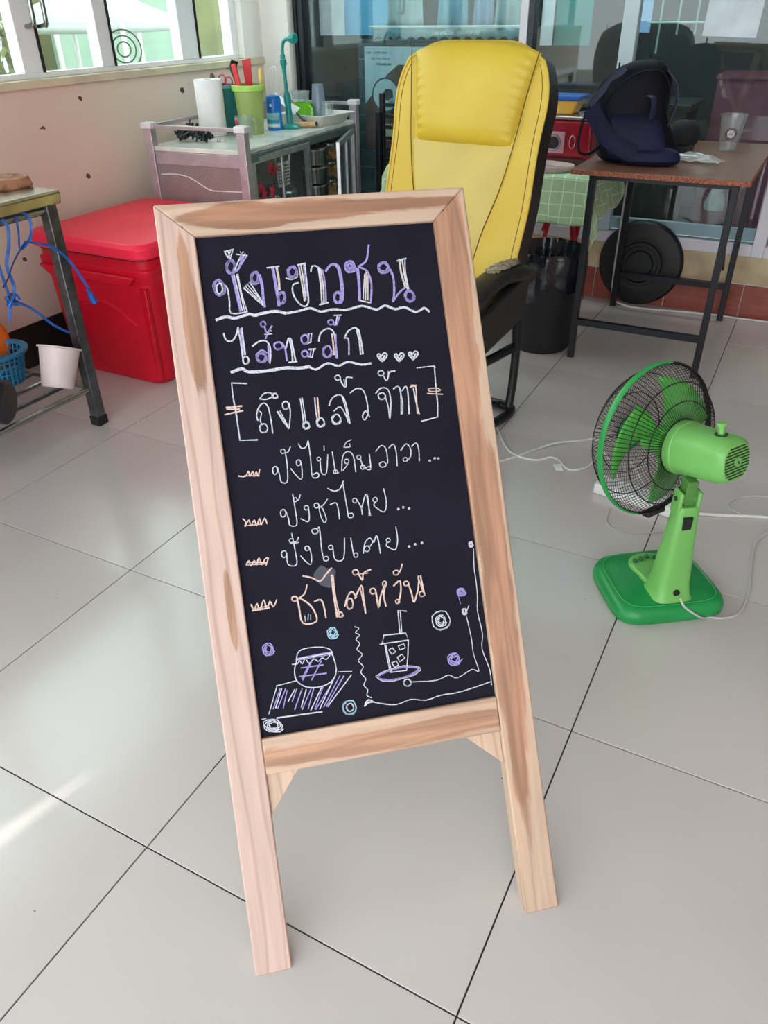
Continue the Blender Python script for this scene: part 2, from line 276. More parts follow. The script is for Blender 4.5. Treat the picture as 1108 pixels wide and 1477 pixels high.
# outside ground + left world
struct('ground',MB().box(-40,-30,-1.3,-2.86,40,-1.2),mat('pale_concrete_yard',(120,122,112),.9,0,.08,2),smooth=False)
CHALK={'heading':{'P':"30:921,10680 906,10616 865,10590 822,10575 781,10609 760,10667 747,10732 772,10784 807,10815 850,10826 884,10783 910,10733 915,10670 888,10625 858,10586 816,10593 784,10631 756,10678 764,10736 782,10784 814,10817 853,10798 888,10773 906,10721 897,10668 884,10616 848,10602;34:1061,10872 1069,10802 1080,10702 1090,10600 1100,10494 1110,10385 1117,10309;34:1120,10976 1096,10927 1059,10915 1022,10911 996,10946 992,10998 994,11053 1024,11092 1058,11111 1094,11113 1113,11071 1125,11026 1116,10973 1087,10939 1055,10911 1023,10923 1003,10959 989,11002 1006,11051 1029,11089 1061,11113 1090,11093 1114,11067 1121,11020 1105,10976 1085,10933;26:1087,10922 1106,10928 1131,10938 1156,10956 1178,10986 1198,11025 1216,11067 1232,11118 1245,11173 1254,11212;22:1320,11168 1296,11137 1261,11093 1227,11050 1192,11008 1158,10967 1135,10938;34:1467,10778 1445,10733 1410,10722 1377,10719 1354,10752 1350,10800 1353,10850 1381,10884 1412,10901 1445,10900 1461,10861 1470,10819 1461,10772 1433,10743 1404,10720 1376,10734 1360,10768 1349,10808 1366,10850 1388,10882 1417,10900 1441,10878 1462,10853 1465,10811 1448,10773 1429,10738 1400,10734;36:1483,10849 1489,10806 1498,10744 1503,10682 1502,10627 1498,10573 1495,10518 1495,10456 1497,10393 1499,10349;40:1707,10941 1710,10881 1714,10795 1717,10715 1720,10651 1723,10592 1726,10532 1727,10463 1727,10392 1727,10343;26:1833,10416 1803,10374 1767,10369 1733,10372 1717,10409 1722,10458 1733,10508 1766,10539 1799,10551 1830,10546 1840,10505 1843,10462 1826,10416 1795,10391 1764,10371 1739,10388 1728,10422 1723,10463 1745,10502 1771,10531 1801,10547 1820,10524 1837,10499 1835,10458 1814,10423 1792,10390;32:2081,10823 2054,10778 2013,10768 1972,10766 1943,10800 1938,10847 1940,10897 1973,10931 2010,10946 2049,10945 2069,10906 2081,10865 2072,10818 2039,10791 2005,10768 1972,10783 1952,10816 1938,10856 1957,10896 1983,10926 2016,10943 2044,10922 2069,10897 2073,10856 2054,10821 2033,10787 2000,10785;14:2198,10957 2184,10445;20:2492,10855 2497,10795 2505,10710 2507,10619 2501,10518 2491,10412 2483,10337;30:2546,10834 2566,10858 2595,10892 2625,10918 2654,10931 2684,10937 2711,10932 2734,10919 2754,10897 2769,10861 2777,10805 2781,10735 2783,10665 2784,10596 2782,10527 2776,10463 2765,10404 2750,10349 2729,10313 2698,10304 2662,10313 2636,10320;20:2676,10925 2695,10915 2721,10898 2742,10863 2752,10799 2757,10716 2758,10633 2754,10547 2747,10460 2741,10399;24:2740,10363 2717,10318 2681,10307 2647,10304 2624,10336 2620,10383 2621,10431 2648,10466 2678,10483 2710,10486 2728,10450 2739,10412 2733,10367 2708,10338 2681,10312 2653,10321 2636,10349 2622,10383 2635,10423 2653,10455 2678,10476 2702,10461 2723,10445 2730,10410 2718,10375;40:3031,10847 3000,10805 2952,10798 2906,10798 2876,10831 2871,10875 2875,10919 2911,10945 2950,10955 2990,10950 3006,10914 3016,10880 3004,10843 2971,10828 2939,10814 2911,10830 2898,10858 2887,10887 2909,10912 2932,10928 2959,10935 2976,10914 2992,10897 2991,10872 2972,10857 2957,10839 2937,10845 2925,10859 2911,10871;26:3081,10864 3115,10880 3163,10903 3203,10929 3225,10957 3240,10988 3253,11027 3270,11085 3286,11152 3297,11200;40:3062,10825 3062,10772 3061,10694 3057,10609 3049,10509 3038,10401 3029,10325;26:3207,10273 3220,10332 3237,10415 3250,10493 3256,10554 3257,10610 3252,10662 3242,10711 3225,10756 3202,10794 3165,10822 3122,10843 3090,10857;28:3581,10785 3550,10742 3500,10733 3450,10733 3415,10766 3408,10812 3410,10860 3449,10890 3494,10903 3541,10900 3565,10861 3579,10821 3567,10777 3528,10754 3487,10736 3448,10752 3426,10785 3410,10824 3434,10859 3465,10885 3505,10898 3536,10874 3564,10849 3567,10811 3543,10781 3517,10752 3479,10754 3450,10771;30:3576,10820 3593,10783 3616,10729 3632,10666 3634,10591 3629,10506 3621,10429 3607,10360 3589,10298 3576,10256;24:3576,10256 3609,10293 3655,10344 3698,10389 3736,10418 3770,10441 3794,10456;28:3947,10308 3932,10258 3892,10237 3851,10225 3813,10249 3794,10294 3782,10342 3806,10383 3838,10408 3877,10418 3909,10387 3933,10352 3937,10305 3913,10271 3887,10240 3850,10243 3821,10268 3795,10299 3802,10341 3817,10377 3843,10403 3877,10392 3907,10379 3924,10344 3917,10307 3909,10271",
'W':"18:880,10658 863,10618 837,10608 811,10605 794,10635 792,10678 796,10724 819,10754 844,10768 870,10765 881,10728 887,10687 877,10642 853,10617 828,10598;18:916,10739 928,10728 946,10709 959,10676 964,10621 965,10550 965,10479 957,10406 947,10333 965,10283 1038,10270 1138,10279 1211,10288;14:1089,10889 1143,10313;14:1128,10886 1176,10317;16:1148,10891 1152,10803 1159,10679 1169,10561 1185,10455 1204,10356 1218,10287;16:1280,11236 1253,11197 1215,11142 1180,11086 1149,11030 1121,10973 1102,10934;16:1169,11205 1334,11173;12:1306,11208 1184,11020;14:1232,11240 1276,11177;20:990,11257 1129,11293 1065,11147 1035,11162 995,11250;14:1042,11267 1061,11167;14:1088,11276 1044,11181;18:1498,10343 1206,10670 1317,10753 1480,10404;12:1238,10693 1477,10384;12:1274,10717 1475,10417;18:1617,10954 1809,10966;18:1895,10767 1918,10759 1951,10748 1984,10744 2020,10753 2056,10768 2082,10779;20:2082,10680 2056,10677 2020,10671 1992,10653 1977,10618 1970,10571 1972,10522 1985,10470 2008,10416 2034,10371 2063,10335 2094,10308 2124,10296 2152,10300 2179,10318 2199,10357 2208,10423 2210,10510 2212,10609 2216,10736 2219,10876 2221,10975;20:2106,10964 2228,10982;18:2158,10953 2160,10894 2164,10808 2166,10713 2166,10601 2165,10481 2164,10396;20:2304,10849 2310,10872 2320,10904 2334,10927 2354,10933 2377,10931 2400,10922 2425,10904 2449,10881 2466,10863;22:2431,10900 2433,10830 2435,10730 2434,10625 2428,10510 2419,10390 2412,10306;20:2372,10302 2515,10324;20:3029,10318 3205,10260;12:3166,10736 3092,10336;20:3734,10910 3884,10940;20:3821,10938 3821,10878 3822,10792 3824,10702 3830,10607 3838,10508 3844,10438;16:3868,10921 3861,10872 3852,10801 3847,10718 3852,10611 3861,10493 3868,10409;38:727,10199 766,10212 821,10229 876,10238 920,10228 964,10209 1016,10200 1086,10212 1166,10233 1232,10247 1272,10241 1298,10228 1325,10219 1353,10221 1382,10229 1425,10237 1495,10246 1580,10255 1657,10256 1721,10244 1777,10224 1815,10210;30:1815,10210 1867,10213 1941,10219 2015,10226 2084,10239 2154,10255 2219,10258 2273,10239 2322,10209 2376,10188 2441,10191 2511,10204 2581,10211 2645,10202 2708,10187 2779,10181 2868,10194 2965,10216 3057,10225 3140,10202 3217,10166 3286,10144 3340,10158 3384,10186 3431,10200 3484,10181 3539,10148 3593,10125 3646,10129 3698,10144 3752,10146 3812,10116 3873,10074 3931,10049 3985,10060 4036,10089 4079,10104 4113,10088 4139,10058 4157,10036",
'Y':"30:1768,10950 1771,10905 1776,10841 1778,10776 1775,10709 1770,10640 1766,10592;18:2123,10943 2127,10877 2131,10781 2135,10682 2138,10574 2140,10461 2142,10382;22:2460,10871 2464,10797 2469,10692 2470,10589 2464,10489 2455,10391 2448,10323;14:2758,10835 2763,10565;20:3199,10774 3189,10711 3174,10621 3160,10534 3146,10452 3133,10372 3124,10317;16:3218,10712 3165,10314;26:3772,10935 3772,10876 3772,10792 3776,10706 3787,10618 3802,10528 3813,10465",
},
'second_line':{'W':"20:810,9980 813,9950 819,9908 831,9875 855,9855 885,9845 915,9846 942,9862 969,9891 992,9924 1013,9967 1031,10015 1043,10049;20:1036,10042 1041,9989 1049,9913 1054,9833 1055,9746 1054,9655 1053,9582 1054,9538 1055,9512 1056,9496;18:1098,10037 1099,9614;20:1136,9503 1120,9475 1096,9468 1071,9468 1054,9489 1051,9520 1054,9553 1074,9574 1098,9583 1122,9580 1134,9553 1141,9524 1133,9492 1111,9474 1087,9462;20:1229,9738 1255,9756 1294,9781 1332,9800 1370,9809 1407,9812 1440,9804 1464,9785 1484,9756 1496,9720 1500,9676 1497,9626 1492,9576 1483,9526 1471,9477 1463,9442;14:1481,9930 1555,9952;12:1442,9905 1556,9902;22:1746,9661 1763,9705 1787,9765 1808,9807 1825,9810 1839,9794 1848,9781;20:1820,9784 1824,9741 1830,9679 1834,9616 1832,9553 1828,9488 1825,9443;20:1848,9781 1853,9726 1859,9648 1864,9577 1868,9519 1872,9467 1874,9431;18:1765,9427 1895,9429;18:2127,9843 2184,9860 2151,9717 2089,9694;18:2107,9605 2215,9602;16:2186,9598 2139,9464 2077,9492;20:2282,9720 2291,9754 2305,9802 2327,9843 2363,9874 2406,9898 2446,9909 2480,9905 2511,9887 2534,9857 2546,9815 2549,9761 2549,9695 2548,9602 2545,9496 2542,9421;16:2583,10109 2700,10106;14:2632,10097 2593,9969;20:2702,9732 2719,9761 2745,9801 2774,9836 2810,9859 2850,9877 2885,9885 2911,9876 2932,9857 2946,9842;22:2917,9852 2923,9803 2931,9732 2936,9659 2936,9582 2932,9503 2930,9447;22:2952,9834 2957,9777 2963,9696 2968,9620 2969,9554 2968,9493 2967,9451;18:2702,9732 2721,9733 2748,9731 2764,9705 2761,9629 2749,9530 2739,9458;38:852,9359 896,9373 959,9392 1015,9400 1046,9386 1069,9360 1113,9340 1192,9331 1291,9327 1395,9327 1505,9332 1620,9341 1719,9345 1788,9339 1842,9328 1895,9321 1962,9321 2030,9325 2077,9328;28:2077,9328 2100,9308 2134,9282 2179,9271 2237,9293 2305,9332 2372,9354 2433,9340 2491,9310 2547,9293 2598,9306 2646,9331 2701,9344 2770,9328 2846,9300 2915,9279 2977,9276 3033,9281 3072,9286;20:3260,9297 3241,9324 3214,9361 3198,9392 3203,9410 3218,9422 3233,9425 3243,9414 3253,9395 3265,9385 3278,9397 3293,9419 3309,9433 3327,9431 3347,9420 3358,9406 3357,9389 3349,9369 3335,9349 3311,9329 3282,9310 3260,9297;22:3235,9388 3245,9370 3258,9345 3273,9333 3289,9345 3306,9369 3318,9388;20:3543,9270 3523,9297 3496,9334 3480,9365 3485,9383 3500,9395 3515,9399 3525,9387 3536,9368 3547,9358 3561,9371 3576,9392 3591,9406 3610,9404 3630,9393 3641,9379 3640,9362 3632,9342 3618,9322 3594,9302 3564,9283 3543,9270;22:3517,9361 3527,9343 3541,9318 3555,9306 3571,9318 3588,9342 3600,9361;20:3779,9277 3759,9304 3732,9341 3716,9372 3720,9391 3736,9402 3751,9406 3761,9395 3772,9375 3783,9366 3797,9378 3812,9400 3828,9413 3847,9411 3866,9400 3877,9386 3877,9369 3869,9349 3854,9329 3830,9309 3800,9290 3779,9277;22:3753,9368 3763,9350 3777,9325 3791,9313 3808,9325 3825,9349 3837,9368",
'P':"26:1075,10024 1078,9975 1082,9903 1085,9830 1086,9752 1086,9672 1085,9615;24:1475,9722 1456,9472;20:1267,9598 1292,9618 1327,9646 1360,9661 1390,9650 1419,9628 1439,9610;26:1423,9516 1397,9482 1353,9475 1311,9475 1279,9501 1270,9539 1269,9578 1300,9604 1338,9617 1379,9617 1403,9587 1421,9556 1416,9519 1385,9497 1353,9477 1316,9486 1291,9510 1271,9539 1285,9571 1306,9596 1338,9613 1371,9600 1400,9584 1412,9555 1399,9526;20:1474,10051 1461,10032 1441,10027 1421,10026 1405,10041 1402,10063 1402,10086 1418,10101 1437,10109 1458,10109 1470,10091 1478,10071 1474,10048 1457,10034 1439,10023 1419,10029 1406,10045 1397,10065 1406,10086 1420,10103;20:1458,10026 1461,9994 1467,9951 1481,9930 1510,9953 1546,9997 1573,10030;18:1448,9840 1462,9865 1483,9900 1502,9928 1520,9944 1537,9954 1549,9960;24:1692,9685 1671,9659 1635,9654 1598,9655 1572,9677 1566,9707 1569,9738 1599,9757 1634,9763 1671,9758 1689,9730 1698,9701 1686,9671 1653,9657 1618,9649 1585,9664;22:1700,9744 1710,9718 1725,9679 1735,9633 1737,9573 1735,9507 1734,9459;24:2115,9743 2095,9709 2064,9702 2033,9701 2012,9728 2008,9766 2012,9805 2039,9830 2069,9839 2100,9833 2115,9800 2121,9763 2109,9725 2080,9707 2049,9695 2022,9713;18:2139,9849 2113,9706;24:2079,9520 2062,9497 2035,9492 2007,9493 1988,9513 1985,9539 1988,9567 2012,9583 2039,9588 2066,9582 2078,9558 2083,9531 2071,9505 2046,9494 2018,9488 1996,9504 1986,9528;18:2143,9602 2105,9482;22:2564,9803 2528,9426;24:2466,9505 2439,9459 2399,9449 2359,9448 2332,9483 2328,9532 2331,9584 2364,9617 2399,9631 2437,9629 2455,9588 2466,9545 2455,9497 2423,9471 2390,9450 2358,9467 2341,9502 2329,9544 2349,9584 2375,9612 2407,9627;20:2561,9989 2546,9971 2520,9967 2494,9968 2476,9984 2472,10005 2475,10027 2497,10040 2522,10044 2548,10039 2559,10019 2564,9998 2554,9978 2530,9969 2505,9965 2483,9977 2473,9997;20:2549,9966 2564,9959 2585,9952 2607,9961 2629,10000 2653,10054 2669,10094",
'K':"20:2507,9816 2508,9777 2509,9721 2508,9662 2506,9597 2502,9529 2499,9480",
},
'third_line':{'W':"22:1061,9159 830,9190 822,8998 837,8711 841,8282 1112,8258;20:1232,8898 1252,8921 1281,8952 1313,8975 1349,8982 1388,8979 1419,8971 1440,8959 1452,8942 1449,8925 1424,8907 1383,8889 1343,8879 1302,8881 1261,8890 1232,8898;18:1522,8904 1505,8883 1477,8881 1450,8882 1431,8899 1428,8921 1429,8944 1451,8957 1474,8961 1498,8958 1509,8939 1516,8920 1509,8901 1489,8893 1469,8887 1451,8896 1441,8911 1435,8928 1448,8941 1462,8950 1480,8953 1493,8941;20:1159,8561 1154,8582 1148,8613 1149,8648 1163,8691 1185,8739 1209,8778 1236,8804 1266,8820 1293,8823 1314,8811 1333,8785 1347,8745 1355,8688 1360,8617 1363,8546 1365,8469 1364,8391 1364,8337;16:1200,8707 1210,8699 1224,8687 1230,8668 1221,8637 1205,8599 1195,8564 1198,8535 1207,8508 1214,8490;20:1288,8403 1267,8371 1234,8364 1200,8364 1176,8391 1171,8428 1173,8466 1201,8490 1233,8500 1268,8496 1285,8463 1295,8428 1284,8391 1254,8371 1222,8357;22:1667,8728 1650,8698 1624,8692 1597,8691 1578,8715 1575,8748 1577,8783 1600,8805 1626,8814 1653,8811 1666,8782 1673,8750 1664,8716 1640,8698 1614,8685;20:1680,8782 1682,8742 1684,8684 1680,8619 1665,8538 1643,8449 1628,8386;18:1620,8380 1598,8418 1567,8472 1539,8526 1515,8580 1494,8633 1479,8670;16:1618,8416 1522,8672;12:1493,8668 1599,8440;22:1867,8834 1868,8783 1869,8710 1870,8635 1870,8556 1870,8474 1870,8417;18:1898,8849 1900,8791 1903,8709 1905,8631 1905,8561 1904,8495 1903,8450;24:1956,8378 1937,8349 1906,8344 1877,8345 1857,8368 1853,8400 1856,8432 1880,8451 1906,8458 1933,8454 1946,8428 1953,8401 1944,8372 1921,8359 1897,8348 1876,8361 1865,8384 1858,8409 1873,8431 1891,8446 1914,8452 1930,8434;20:2098,8828 2095,8781 2091,8714 2089,8647 2089,8580 2092,8512 2093,8465;22:2204,8393 2181,8358 2143,8352 2107,8352 2081,8380 2076,8417 2077,8456 2105,8480 2137,8491 2170,8489 2188,8459 2200,8428 2193,8394 2166,8375 2139,8359 2111,8370 2095,8394 2082,8422 2097,8450 2115,8470;22:2311,8678 2326,8710 2349,8755 2378,8791 2417,8814 2464,8829 2504,8829 2532,8813 2553,8783 2569,8742 2582,8688 2590,8623 2596,8556 2601,8483 2604,8407 2606,8354;18:2538,8782 2548,8735 2561,8667 2572,8595 2577,8516 2578,8433 2579,8375;24:2470,8412 2444,8375 2403,8367 2362,8367 2333,8398 2327,8439 2328,8482 2360,8509 2395,8521 2433,8520 2454,8486 2467,8451 2459,8412 2429,8390 2398,8372 2365,8384 2346,8412 2331,8444 2347,8477 2369,8501;20:2379,8580 2410,8604 2455,8634 2496,8633 2531,8571 2562,8479 2584,8411;20:2548,9091 2535,9073 2512,9070 2489,9069 2472,9083 2466,9103 2465,9124 2483,9138 2503,9145 2527,9146 2541,9129 2552,9111 2549,9090 2532,9077 2512,9065 2490,9070 2474,9084 2462,9102 2469,9122;22:2547,9074 2555,9045 2566,9006 2578,8975 2595,8957 2613,8948 2627,8956 2633,8995 2635,9052 2646,9093 2675,9100 2713,9091 2740,9083;16:2605,9068 2607,8972;20:2678,8841 2708,8861 2749,8887 2790,8902 2828,8900 2866,8885 2895,8855 2913,8802 2924,8735 2929,8667 2932,8603 2929,8539 2920,8485 2901,8438 2875,8400 2854,8381 2838,8392 2827,8421 2826,8451 2840,8481 2865,8513 2888,8525 2908,8500 2928,8456 2941,8423;20:3091,8790 3116,8815 3151,8848 3188,8869 3228,8871 3271,8860 3303,8831 3318,8777 3323,8705 3320,8626 3307,8533 3286,8435 3270,8365;20:3239,8714 3221,8689 3189,8685 3157,8685 3134,8706 3129,8734 3130,8764 3156,8783 3186,8790 3218,8786 3235,8761 3245,8733 3236,8704 3208,8689 3178,8679;18:3241,8708 3249,8671 3259,8617 3266,8558 3267,8490 3265,8417 3263,8366;20:3264,9092 3250,9072 3225,9068 3200,9067 3180,9083 3175,9104 3174,9128 3192,9144 3215,9152 3241,9152 3257,9134 3269,9114 3266,9091 3247,9076 3225,9064 3200,9069 3183,9084 3169,9104 3177,9126;22:3258,9054 3268,9026 3283,8989 3300,8976 3318,9009 3339,9066 3363,9110 3395,9123 3430,9124 3455,9123;14:3344,9134 3337,9031;20:3393,8833 3416,8848 3448,8867 3474,8869 3490,8851 3501,8816 3503,8755 3494,8643 3477,8506 3464,8407;18:3491,8830 3499,8771 3509,8686 3514,8605 3508,8532 3496,8463 3488,8415;20:3531,8789 3551,8813 3578,8845 3600,8856 3613,8840 3621,8804 3623,8742 3615,8634 3602,8500 3592,8404;14:3618,8817 3608,8410;22:3724,8814 3727,8752 3732,8665 3738,8582 3747,8506 3757,8435 3765,8385;22:3828,9138 4123,9139 4104,8804 4095,8506 4067,8300 3793,8259;16:4103,9133 4139,9115",
'K':"26:700,8815 938,8814;22:704,8789 897,8768;24:662,8708 947,8742;22:2141,8824 2139,8777 2135,8710 2132,8643 2128,8576 2125,8509 2122,8462;22:3673,8834 3701,8841 3738,8848 3764,8832 3767,8776 3759,8697 3750,8618 3745,8536 3739,8454 3735,8396;20:3692,8861 3782,8852;16:4166,8729 4137,8718 4082,8719 4025,8724 3981,8738 3966,8755 3964,8771 4007,8778 4059,8778 4117,8772 4152,8756 4173,8739 4162,8724 4115,8720 4064,8718;18:3945,8701 4200,8660",
},
'first_menu_item':{'W':"17:1357,7724 1343,7695 1321,7688 1301,7687 1287,7710 1285,7743 1288,7778 1306,7800 1326,7810 1347,7806 1357,7778 1362,7747 1354,7713 1334,7694 1314,7681;17:1364,7793 1369,7760 1376,7714 1383,7668 1385,7624 1386,7582 1396,7551 1423,7533 1459,7528 1489,7547 1505,7601 1514,7680 1520,7759 1523,7841 1522,7925 1521,7983;15:1517,8016 1505,8000 1486,7997 1467,7997 1454,8011 1451,8029 1452,8049 1467,8061 1485,8065 1505,8063 1514,8046 1520,8028 1515,8010 1498,8000 1480,7993;15:1513,8005 1527,8005 1546,8006 1565,8014 1582,8037 1599,8069 1611,8091;16:1737,7806 1725,7785 1705,7780 1686,7780 1673,7797 1671,7821 1672,7847 1689,7863 1707,7869 1726,7866 1736,7845 1741,7822 1734,7798 1717,7785 1699,7776;16:1743,7841 1745,7803 1747,7749 1745,7696 1740,7640 1731,7585 1716,7555 1693,7565 1664,7599 1637,7637 1612,7675 1588,7717 1572,7746;17:1744,8123 1752,8100 1765,8068 1781,8046 1804,8041 1831,8046 1855,8059 1873,8087 1889,8123 1899,8149;17:1903,8148 1904,8084 1905,7991 1905,7894 1900,7792 1893,7686 1892,7606 1901,7567 1915,7554 1932,7550 1955,7550 1980,7558 1997,7571 2000,7591 1994,7615 1983,7631 1962,7629 1934,7619 1915,7610;15:2059,7831 2050,7818 2035,7816 2019,7816 2008,7826 2005,7841 2006,7856 2018,7866 2032,7871 2047,7870 2056,7857 2062,7843 2058,7828 2046,7819;16:2053,7833 2048,7771 2043,7686 2047,7623 2067,7592 2097,7582 2125,7606 2149,7691 2170,7810 2186,7897;16:2143,8041 2137,7969;17:2263,7932 2264,7881 2265,7809 2267,7742 2269,7685 2271,7632 2277,7595 2290,7583 2308,7586 2320,7590;15:2301,7598 2291,7585 2274,7583 2257,7583 2244,7594 2241,7609 2241,7624 2254,7634 2270,7638 2288,7637 2298,7624 2304,7610 2301,7595 2287,7586;17:2373,7605 2383,7670 2398,7760 2419,7833 2446,7876 2478,7902 2510,7910 2540,7901 2570,7874 2591,7828 2599,7745 2598,7644 2597,7571;15:2507,7739 2496,7723 2476,7720 2457,7720 2443,7734 2440,7753 2441,7772 2457,7784 2475,7789 2495,7786 2505,7769 2511,7751 2505,7732 2488,7723 2470,7716;14:2397,7617 2490,7708;15:2461,7989 2472,8008 2487,8034 2507,8057 2536,8072 2569,8083 2593,8091;15:2460,7982 2489,7979 2527,7975 2556,7978 2563,7993 2559,8014 2555,8029;15:2709,7782 2699,7767 2681,7765 2664,7765 2651,7777 2648,7793 2648,7811 2662,7822 2678,7827 2696,7826 2706,7811 2712,7796 2709,7778 2694,7769;17:2698,7771 2703,7748 2710,7717 2716,7688 2718,7667 2719,7649 2731,7631 2765,7602 2809,7573 2843,7577 2854,7647 2854,7750 2854,7826;15:2757,7615 2745,7600 2726,7598 2706,7598 2692,7611 2688,7628 2689,7646 2705,7657 2724,7660 2744,7658 2754,7642 2760,7626 2755,7609 2738,7600 2719,7595;14:2766,7616 2850,7635;17:2966,7857 2992,7884 3029,7921 3063,7941 3092,7937 3119,7917 3137,7881 3144,7816 3142,7735 3139,7674 3136,7651 3131,7647 3128,7646;17:3102,7614 3086,7595 3057,7592 3028,7593 3005,7609 2999,7632 2999,7655 3022,7670 3049,7676 3078,7673 3096,7654 3108,7632 3102,7609 3078,7597;17:3191,7890 3214,7909 3246,7934 3273,7939 3287,7911 3296,7861 3299,7803 3297,7728 3290,7643 3285,7583;17:3378,7823 3406,7856 3446,7900 3482,7922 3509,7906 3531,7868 3544,7826 3544,7782 3534,7734 3519,7696 3497,7673 3471,7660 3453,7652;15:3466,7655 3455,7640 3435,7638 3415,7638 3400,7651 3397,7668 3398,7686 3414,7697 3433,7701 3453,7698 3464,7683 3470,7666 3464,7649 3447,7640 3428,7635;17:3565,7868 3589,7887 3621,7912 3648,7918 3664,7894 3673,7853 3678,7803 3675,7740 3667,7670 3661,7619;20:3847,7594 3844,7589 3838,7588 3832,7588 3827,7592 3826,7598 3826,7604 3831,7608 3837,7609 3843,7608 3847,7603 3848,7598 3847,7592 3841,7589 3836,7587;20:3936,7628 3932,7623 3926,7622 3920,7622 3916,7626 3915,7632 3915,7638 3920,7642 3926,7643 3932,7642 3935,7637 3937,7632 3935,7626 3930,7623 3924,7621;20:3996,7617 3992,7612 3986,7611 3980,7611 3976,7616 3975,7621 3975,7627 3980,7631 3986,7632 3992,7632 3995,7626 3997,7621 3995,7615 3990,7612 3984,7610",
'K':"20:744,7729 772,7720 812,7709 847,7709 872,7732 894,7766 909,7783 915,7763 915,7725 920,7703 938,7722 961,7757 978,7775 983,7752 982,7711 985,7688 998,7706 1015,7742 1030,7761 1036,7741 1039,7705 1045,7688 1058,7713 1075,7757 1086,7790;16:831,7721 1067,7693",
},
'second_menu_item':{'W':"17:1398,7036 1383,7009 1360,7003 1337,7003 1322,7025 1319,7056 1322,7089 1341,7109 1363,7118 1386,7114 1397,7087 1403,7057 1395,7025 1374,7008 1352,6996;17:1406,7082 1413,7050 1424,7004 1433,6960 1433,6920 1431,6881 1440,6854 1472,6837 1515,6831 1547,6847 1558,6890 1559,6955 1557,7033 1555,7138 1551,7257 1547,7341;15:1604,7234 1593,7220 1576,7217 1559,7218 1547,7230 1544,7247 1545,7264 1559,7275 1575,7279 1593,7276 1602,7261 1607,7245 1602,7229 1587,7220 1571,7214;15:1604,7229 1613,7232 1624,7237 1636,7247 1647,7269 1658,7296 1666,7315;16:1767,7082 1756,7066 1737,7063 1718,7064 1704,7078 1701,7096 1702,7116 1717,7127 1736,7132 1755,7129 1765,7112 1771,7094 1765,7076 1748,7066 1730,7060;16:1766,7093 1767,7060 1767,7013 1765,6970 1759,6930 1751,6892 1734,6873 1699,6885 1655,6915 1623,6938;16:1935,7095 1923,7078 1902,7075 1880,7075 1865,7090 1862,7111 1863,7132 1880,7145 1900,7150 1922,7147 1933,7129 1939,7109 1933,7088 1914,7078 1894,7071;16:1933,7093 1934,7054 1937,6999 1943,6946 1954,6898 1969,6851 1985,6825 2002,6825 2019,6845 2028,6877 2021,6928 2006,6992 1992,7042 1978,7065 1964,7074 1961,7082 1972,7091 1993,7098 2015,7111 2040,7137 2066,7167 2084,7190;17:2119,7098 2146,7106 2183,7117 2213,7115 2227,7093 2233,7059 2236,7017 2238,6960 2237,6895 2236,6849;17:2114,7360 2138,7343 2173,7319 2209,7305 2243,7303 2277,7311 2307,7329 2334,7365 2358,7411 2374,7444;17:2365,7431 2367,7376 2370,7298 2373,7218 2376,7142 2378,7066 2381,6998 2382,6941 2383,6892 2384,6859;16:2464,6867 2451,6851 2427,6849 2404,6850 2387,6864 2383,6883 2384,6903 2402,6914 2424,6918 2448,6915 2461,6898 2468,6879 2462,6861 2442,6851 2420,6845;15:2554,7097 2542,7080 2523,7078 2504,7078 2489,7092 2486,7111 2487,7131 2503,7143 2522,7147 2542,7144 2552,7127 2558,7109 2552,7090 2535,7081 2516,7074;17:2558,7114 2573,7081 2593,7033 2608,6987 2612,6944 2612,6902 2611,6873;18:2612,6968 2640,7037 2678,7131 2709,7190 2726,7189 2737,7152 2741,7098 2738,7016 2729,6916 2722,6844;14:2720,7159 2744,6841;15:2884,7069 2873,7053 2853,7050 2833,7050 2819,7064 2816,7083 2817,7103 2833,7115 2852,7119 2872,7117 2882,7100 2888,7081 2882,7062 2865,7053 2846,7046;17:2870,7060 2852,7045 2828,7023 2817,7000 2829,6976 2853,6950 2882,6926 2913,6898 2948,6871 2978,6869 3001,6903 3019,6960 3029,7024 3028,7100 3020,7182 3013,7240;20:3219,6878 3216,6873 3210,6873 3204,6873 3199,6877 3199,6883 3199,6889 3204,6892 3209,6894 3215,6893 3219,6888 3220,6882 3219,6876 3213,6874 3208,6872;20:3305,6897 3301,6892 3295,6891 3289,6891 3285,6896 3284,6901 3284,6907 3289,6911 3295,6912 3301,6911 3304,6906 3306,6901 3304,6895 3299,6892 3293,6890;20:3399,6866 3395,6861 3389,6860 3383,6861 3379,6865 3378,6871 3378,6876 3383,6880 3389,6881 3395,6881 3398,6875 3400,6870 3398,6864 3393,6861 3387,6859",
'K':"20:726,7053 738,7038 754,7017 764,6995 757,6967 743,6937 741,6926 761,6954 792,6999 817,7023 824,6999 826,6954 832,6928 853,6950 879,6991 900,7012 909,6986 913,6940 922,6916 943,6947 968,7000 987,7029 991,7002 989,6950 994,6921 1014,6945 1041,6993 1063,7019 1075,7000 1082,6960 1087,6930;14:749,6940 1009,6933",
},
